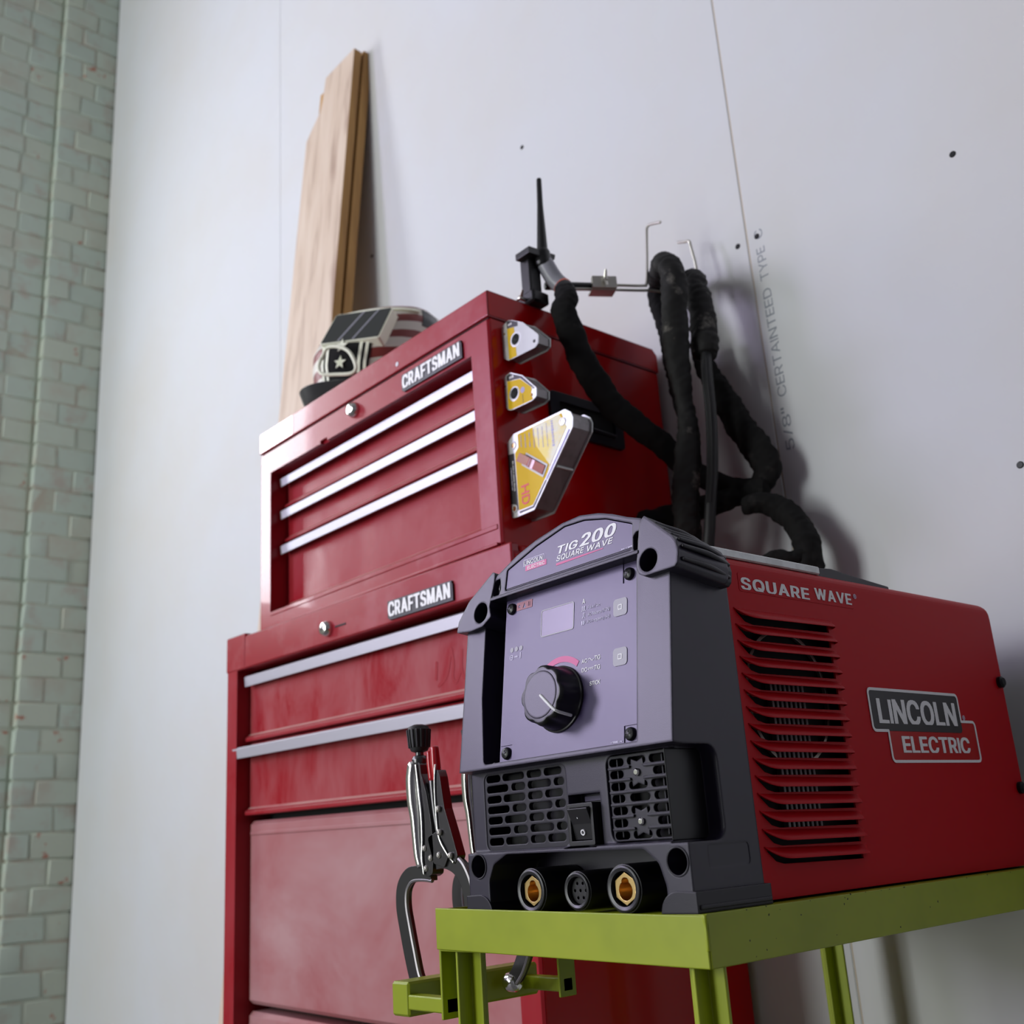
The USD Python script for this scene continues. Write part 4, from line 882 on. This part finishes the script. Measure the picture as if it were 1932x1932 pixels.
hose([(-.1023, -.028, 1.3250), (-.0860, -.036, 1.3290), (-.0640, -.052, 1.3200), (-.0500, -.066, 1.2960), (-.0418, -.075, 1.2677), (-.0361, -.080, 1.2280), (-.0329, -.085, 1.1966), (-.0328, -.088, 1.1760)], [.0130, .0150, .0155, .0160, .0170, .0185, .0190, .0170], 'fabric_worn', 21)
hose([(-.1262, -.060, 1.3330), (-.1309, -.060, 1.3200), (-.1276, -.060, 1.2976), (-.1128, -.065, 1.2556), (-.1066, -.070, 1.2118), (-.0929, -.080, 1.1648), (-.0794, -.095, 1.1319), (-.066, -.105, 1.09)], [.0110, .0125, .0135, .0140, .0150, .0150, .0140, .012], seed=31)
hose([(-.0757, -.045, 1.2222), (-.0700, -.045, 1.1891), (-.0580, -.045, 1.1554), (-.0430, -.045, 1.1206), (-.0268, -.045, 1.0828), (-.0080, -.045, 1.0479), (.0060, -.045, 1.0191), (.0075, -.045, .9980), (-.0073, -.050, .9830), (-.0347, -.060, .9760), (-.0624, -.075, .9700), (-.0971, -.090, .9680), (-.1334, -.100, .9660), (-.1420, -.120, .9570), (-.1020, -.150, .88), (-.070, -.150, .78), (-.020, -.120, .68), (.015, -.110, .60)],
     [.014, .0155, .0170, .0185, .0200, .0215, .0215, .0190, .0160, .0160, .0160, .0165, .0165, .0165, .0155, .015, .015, .015], seed=41, wr=.007, flat=.75)
hose([(-.0093, -.075, .9540), (.0093, -.060, .9540), (.0257, -.050, .9420), (.0439, -.050, .9203), (.0570, -.055, .8913), (.0600, -.060, .8650), (.0560, -.060, .8350), (.052, -.058, .770), (.055, -.056, .690), (.065, -.056, .610)], [.0150, .0180, .0200, .0200, .0210, .0215, .0210, .0195, .018, .018], seed=51, wr=.007, flat=.8)
hose([(.0600, -.062, .8750), (.0500, -.078, .8650), (.0407, -.090, .8690), (.0270, -.098, .8650), (.0180, -.096, .835), (.022, -.080, .770), (.030, -.050, .690)], [.015, .014, .0125, .011, .011, .011, .011], seed=61)
cbk = part('power_cable', tube([(-.0309, -.090, 1.1800), (-.0226, -.105, 1.1314), (-.0204, -.110, 1.0843), (-.0242, -.110, 1.0414), (-.0305, -.110, .9999), (-.0395, -.110, .9596), (-.0461, -.110, .9275), (-.0531, -.110, .8929), (-.055, -.112, .83), (-.045, -.120, .75), (-.025, -.125, .66), (.0, -.125, .60)], .0076, n=110, sides=16), 'rubber', hb_, label='smooth black rubber cable')
part('tie_band', tube([(-.0330, -.087, 1.1960), (-.0325, -.089, 1.1800)], [.0205, .0195], n=8, sides=24, flat=.85, wrinkle=.006, seed=71), 'fabric_worn', hb_, label='frayed grey tie band')
for k in range(3): part('cable_ridge', tube([(-.0312 + .003 * k, -.0985, 1.172), (-.0224 + .003 * k, -.1140, 1.1314), (-.0204 + .0028 * k, -.1178, 1.0843), (-.0242 + .0028 * k, -.1178, 1.0414), (-.0305 + .0028 * k, -.1178, .9999), (-.0395 + .0028 * k, -.1178, .9596)], .0011, n=40, sides=6), 'rubber', hb_)

# ================================================================ welding helmet on the lid
AZ, ROLL = math.radians(-67), math.radians(9)
HC = np.array([-.6700, -.1960, QZ1 + .0190])
fv, sv = np.array([math.cos(AZ), math.sin(AZ), 0]), np.array([-math.sin(AZ), math.cos(AZ), 0])
up_ = np.array([0, 0, 1.0]) * math.cos(ROLL) + sv * math.sin(ROLL); s_ = sv * math.cos(ROLL) - np.array([0, 0, 1.0]) * math.sin(ROLL)
HL = lambda s, f, z: HC + np.multiply.outer(np.asarray(s, float), s_) + np.multiply.outer(np.asarray(f, float), fv) + np.multiply.outer(np.asarray(z, float), up_)
hm = thing('welding_helmet', 'welding helmet with stars and stripes print and dark window on the chest lid', 'welding helmet', HC)
Zs = np.array([0, .03, .06, .095, .130, .165, .190, .205, .212]); Ws = np.array([.086, .098, .106, .110, .109, .104, .090, .060, .018]); Ds = np.array([.088, .108, .117, .117, .096, .074, .050, .014, -.022])
def helmet_pt(a, z, off=0.0):
    """a in [-1, 1]: from the left rear edge over the front to the right rear edge"""
    W, D = np.interp(z, Zs, Ws) + off, np.interp(z, Zs, Ds) + off
    back = -.048 + .0 * z
    th = np.clip(np.abs(a) / .72, 0, 1) * np.pi / 2
    s = W * np.sin(th) ** .85 * np.sign(a); f = D * np.cos(th) ** .75
    ex = np.clip((np.abs(a) - .72) / .28, 0, 1)
    return HL(s, f * (1 - ex) + np.minimum(back, f) * ex, z)
def shell_patch(a0, a1, z0, z1, off, na=40, nz=24, th=.0022, zfun=None):
    A_, Z_ = np.meshgrid(np.linspace(a0, a1, na), np.linspace(z0, z1, nz))
    Zq = Z_ if zfun is None else zfun(A_, Z_)
    V = np.vstack([helmet_pt(A_, Zq, off).reshape(-1, 3), helmet_pt(A_, Zq, off - th).reshape(-1, 3)])
    n = na * nz; F = []
    i, j = np.meshgrid(np.arange(nz - 1), np.arange(na - 1), indexing='ij')
    q = np.stack([i * na + j, i * na + j + 1, (i + 1) * na + j + 1, (i + 1) * na + j], -1).reshape(-1, 4)
    F = [q[:, [0, 1, 2]], q[:, [0, 2, 3]], q[:, [0, 2, 1]] + n, q[:, [0, 3, 2]] + n]
    for e in (np.arange(na), np.arange(na)[::-1] + (nz - 1) * na, np.arange(nz)[::-1] * na, np.arange(nz) * na + na - 1):
        a_, b_ = e[:-1], e[1:]
        F += [np.stack([a_, a_ + n, b_], 1), np.stack([b_, a_ + n, b_ + n], 1)]
    return trimesh.Trimesh(V, np.vstack(F), process=False)
M['helmet_print'] = usdkit.material(stage, '/World/Looks/helmet_print', {
    'tc': ('texture_coordinate', {}), 'sx': ('separate_xyz', {}), 'n': ('noise_texture', {'scale': 14, 'detail': 2}),
    'nm': ('math', {'math_type': 'multiply', 'value2': .010}), 'dm': ('math', {'math_type': 'multiply', 'value2': -.10}), 'ad': ('math', {'math_type': 'add'}), 'ad2': ('math', {'math_type': 'add'}),
    'mu': ('math', {'math_type': 'multiply', 'value2': 27.0}), 'fr': ('math', {'math_type': 'fraction'}),
    'rp': ('rgb_ramp', {'ramp': [(0, (.66, .63, .55)), (.50, (.66, .63, .55)), (.53, (.20, .030, .025)), (.97, (.20, .030, .025)), (1.0, (.66, .63, .55))]}),
    'p': ('principled_bsdf', {'roughness': .4})},
    [('tc.object', 'sx.vector'), ('tc.object', 'n.vector'), ('n.fac', 'nm.value1'), ('sx.x', 'dm.value1'), ('sx.z', 'ad.value1'), ('nm.value', 'ad.value2'), ('ad.value', 'ad2.value1'), ('dm.value', 'ad2.value2'),
     ('ad2.value', 'mu.value1'), ('mu.value', 'fr.value1'), ('fr.value', 'rp.fac'), ('rp.color', 'p.base_color')], surface='p.BSDF')
part('shell', shell_patch(-1, 1, .004, .2119, 0, 90, 60, .003), 'helmet_print', hm, smooth=60, label='shell printed with red and off-white stripes')
part('chin_lip', shell_patch(-.60, .45, .003, .026, .0280, 70, 8, .027), 'black_satin', hm, smooth=50, label='black lower lip')
part('chin_strip', shell_patch(-.90, .90, .026, .0310, .0060, 60, 4, .006), 'white_loop', hm, smooth=50)
# window
wz, wf = .1390, .1030
be = math.radians(25)
WF = Frame(HL(.012, wf - .002, wz - .007), s_, up_ * math.cos(be) - fv * math.sin(be))
if WF.N @ fv < 0: WF = Frame(WF.o, -s_, WF.V)
part('window_frame', ext(rnd([(-.0615, -.0375), (.0590, -.0375), (.0590, .0370), (-.0580, .0370)], .004), WF, -.018, .0030), 'white_loop', hm, label='off-white window rim')
part('window', ext(rnd([(-.0590, -.0350), (.0565, -.0350), (.0565, .0345), (-.0560, .0345)], .002), WF, -.002, .0042), 'lens_glass', hm, label='dark green-grey filter window')
for k, (u, m_) in enumerate(((-.008, .0042), (.022, .0038))):
    part('lens_bar', ext(Polygon([(u - .018, -.0345), (u - .018 + m_, -.0345), (u + .008 + m_, .0340), (u + .008, .0340)]), WF, .0038, .0045), 'grey_handle', hm)
part('brow', shell_patch(-.50, .50, .176, .1815, .0060, 40, 4, .006), 'white_loop', hm)
CF = Frame(HL(-.014, .1240, .0660), s_, up_)
if CF.N @ fv < 0: CF = Frame(CF.o, -s_, CF.V)
part('centre_band', shell_patch(-.175, .19, .030, .099, .0016, 30, 14, .003), 'fabric_black', hm, label='black centre band with stars and pinstripes')
for a0 in (-.165, -.120, .105, .150):
    part('pinstripe', shell_patch(a0, a0 + .022, .030, .0995, .0026, 5, 14, .002), 'white_loop', hm)
for zz in (.062, .092):
    st = star(0, 0, .0125, 90)
    p3 = np.array(st.exterior.coords)[:-1]
    a_mid = -.002
    V = trimesh.creation.extrude_polygon(st, .0016, engine='earcut')
    base = helmet_pt(np.array(a_mid), np.array(zz), .0030)
    part('star', Frame(base, CF.U, CF.V).put(V), 'white_loop', hm)
LP = [(-.0480, -.0290), (-.0380, -.0112), (-.0160, -.0115), (.0060, -.0221), (.0220, -.0477), (.0165, -.0601), (-.0117, -.0609), (-.0361, -.0598), (-.0465, -.0480), (-.0480, -.0290)]
LPF = Frame(HL(.021, .1290, .0930), s_, up_ * math.cos(.12) - fv * math.sin(.12))
part('cord_loop', tube(LPF(np.array([(u * 1.02 + .0, v, .004 + .004 * math.sin(k)) for k, (u, v) in enumerate(LP)])), .0031, n=90, sides=10), 'white_loop', hm, label='pale cord loop hanging on the front')
part('crest', shell_patch(.55, .80, .150, .186, .0012, 14, 8, .003), 'black_satin', hm)
part('inner_band', shell_patch(-.98, .98, .01, .16, -.008, 50, 10, .002), 'black_deep', hm)

# ================================================================ locking clamps on the tray edge
def clamp(dx, dy, dz, name, label, mm='chrome'):
    Yp = -.56 + dy
    t = thing(name, label, 'locking clamp', (-.06 + dx, Yp, .47 + dz), 'locking clamps hung on the cart rail')
    Fp = Frame((dx, Yp, dz), (1, 0, 0), (0, 0, 1))
    def pp(n, poly, a, b, m, par=t, **k): return part(n, ext(poly, Fp, a, b), m, par, **k)
    # screw and knurled knob
    kx = lambda s, x0=-.0788, z0=.6640, x1=-.0868, z1=.6300: (x0, z0)
    ax0, ax1 = np.array([-.0798 + dx, Yp, .6665 + dz]), np.array([-.0796 + dx, Yp, .6330 + dz])
    k = part('knob', tube([ax0, ax0 * .5 + np.array([-.0797 + dx, Yp, .6492 + dz]) * .5, [-.0797 + dx, Yp, .6492 + dz]], [.0112, .0105, .0095], n=14, sides=22, smoothpath=True), 'rubber', t, label='knurled black adjusting knob')
    for q in range(16):
        an = q * math.pi / 8
        part('knurl', tube([ax0 + np.array([.0112 * math.cos(an), .0112 * math.sin(an), 0]), np.array([-.0797 + dx + .0098 * math.cos(an), Yp + .0098 * math.sin(an), .6500 + dz])], .0011, n=4, sides=6), 'rubber', k)
    part('screw', tube([[-.0797 + dx, Yp, .6500 + dz], [-.0796 + dx, Yp, .6330 + dz]], .0040, n=6, sides=14), 'dark_steel', t)
    part('collar', tube([[-.0796 + dx, Yp, .6390 + dz], [-.0796 + dx, Yp, .6345 + dz]], .0078, n=4, sides=16), 'dark_steel', t)
    # bright channel handle
    hnd = rnd([(-.0870, .6350), (-.0720, .6350), (-.0705, .6240), (-.0630, .6050), (-.0570, .5750), (-.0555, .5520), (-.0585, .5330), (-.0660, .5300), (-.0810, .5420), (-.0870, .5600), (-.0905, .6000), (-.0890, .6250)], .003)
    part('channel', [ext(hnd, Fp, .0062, .0074), ext(hnd, Fp, -.0074, -.0062)], 'dark_steel', t, label='dark pressed side walls of the handle') if False else pp('channel', hnd, -.0070, .0060, 'dark_steel')
    spine = [(-.0840, .6340), (-.0865, .6200), (-.0860, .6000), (-.0842, .5850), (-.0830, .5650), (-.0815, .5500), (-.0790, .5410)]
    part('spine', tube([[x + dx, Yp - .0030, z + dz] for x, z in spine], [.0072, .0080, .0078, .0066, .0058, .0056, .0050], n=50, sides=16, flat=1.0), mm, t, label='polished rounded back of the handle')
    part('crease', tube([[x + dx, Yp - .0072, z + dz] for x, z in ((-.0765, .6330), (-.0730, .6060), (-.0705, .5850), (-.0705, .5650), (-.0720, .5480), (-.0700, .5330))], [.0010, .0014, .0014, .0012, .0012, .0010], n=40, sides=8), mm, t)
    # C-shaped jaws
    def arm(P, r0, r1, n, m, y, w, lab=None):
        c = catmull([(*q, 0) for q in P], 60)[:, :2]
        wd = np.interp(np.linspace(0, 1, 60), np.linspace(0, 1, len(w)), w)
        tq = np.gradient(c, axis=0); tq /= np.linalg.norm(tq, axis=1, keepdims=True); nn = np.stack([-tq[:, 1], tq[:, 0]], 1)
        poly = Polygon(np.vstack([c + nn * wd[:, None] / 2, (c - nn * wd[:, None] / 2)[::-1]])).buffer(0)
        j = part(n, ext(poly, Fp, y - .0040, y + .0040), m, t, label=lab)
        part('jaw_rim', tube([[q[0] + dx, Yp - y - .0020, q[1] + dz] for q in (c + nn * wd[:, None] / 2)[::4]], .0022, n=60, sides=8), 'galv_dark', j)
        return j
    arm([(-.0640, .5330), (-.0800, .5345), (-.0990, .5330), (-.1115, .5220), (-.1140, .5050), (-.1095, .4850), (-.1030, .4620), (-.0960, .4420), (-.0860, .4310)], 0, 0, 'jaw', 'dark_steel', 0, [.012, .0120, .0130, .0145, .0150, .0150, .0150, .014, .012], 'dark C-shaped jaw')
    arm([(-.0560, .5420), (-.0420, .5440), (-.0250, .5380), (-.0140, .5250), (-.0100, .5100), (-.0110, .4900), (-.0180, .4650), (-.0300, .4450), (-.0420, .4340)], 0, 0, 'jaw', 'dark_steel', .0, [.011, .014, .014, .012, .0125, .0125, .0125, .012, .011], 'dark C-shaped jaw')
    for q in ((-.0860, .4310), (-.0420, .4340)):
        part('swivel_pad', tube([[q[0] + dx - .004, Yp, q[1] + dz], [q[0] + dx + .004, Yp, q[1] + dz]], [.0085, .0085], n=4, sides=16), mm, t)
    # second handle, lever and red-dipped release
    lev = rnd([(-.0475, .6300), (-.0430, .6190), (-.0380, .5900), (-.0290, .5680), (-.0215, .5480), (-.0260, .5400), (-.0390, .5470), (-.0480, .5620), (-.0520, .5900), (-.0505, .6180)], .002)
    pp('lever', lev, -.0050, .0045, 'dark_steel')
    part('lever_edge', tube([[x + dx, Yp - .0052, z + dz] for x, z in ((-.0478, .6305), (-.0502, .6150), (-.0500, .5900), (-.0470, .5650), (-.0360, .5500), (-.0270, .5420))], .0011, n=40, sides=8), mm, t)
    for off, top_, r in ((-.0615, .6440, .0036), (-.0532, .6475, .0048)):
        part('release', tube([[off + dx, Yp + .001, .6170 + dz], [off + dx + .0040, Yp, .5900 + dz], [off + dx + .008, Yp, .5700 + dz]], [.0042, .0040, .0040], n=16, sides=12), 'dark_steel', t)
        part('red_grip', tube([[off + dx - .0008, Yp - .001, top_ - .001 + dz], [off + dx, Yp - .001, .6330 + dz], [off + dx + .0006, Yp, .6180 + dz]], [r * .85, r, r], n=16, sides=14), 'red_grip', t, label='red dipped grip')
    pp('link', rnd([(-.0640, .5650), (-.0500, .5700), (-.0330, .5480), (-.0400, .5380), (-.0560, .5420)], .003), -.006, .006, 'dark_steel')
    for x, z in ((-.0600, .5470), (-.0470, .5490), (-.0300, .5480), (-.0450, .5690), (-.0455, .5900), (-.0690, .5560), (-.0680, .5380)):
        part('rivet', disc(Fp, (x, z), .0029, .0050, .0082, .0014, 16), 'steel', t)
    part('spring', tube([[-.0610 + dx, Yp, .6000 + dz], [-.0590 + dx, Yp, .5800 + dz], [-.0520 + dx, Yp, .5640 + dz]], .0030, n=20, sides=8), 'black_satin', t)
    return t
clamp(0, 0, 0, 'locking_clamp', 'front locking clamp with red dipped grips and dark jaws left of the welder')
clamp(.0100, .0600, .0, 'locking_clamp', 'rear bright locking clamp half hidden behind the left side of the welder')
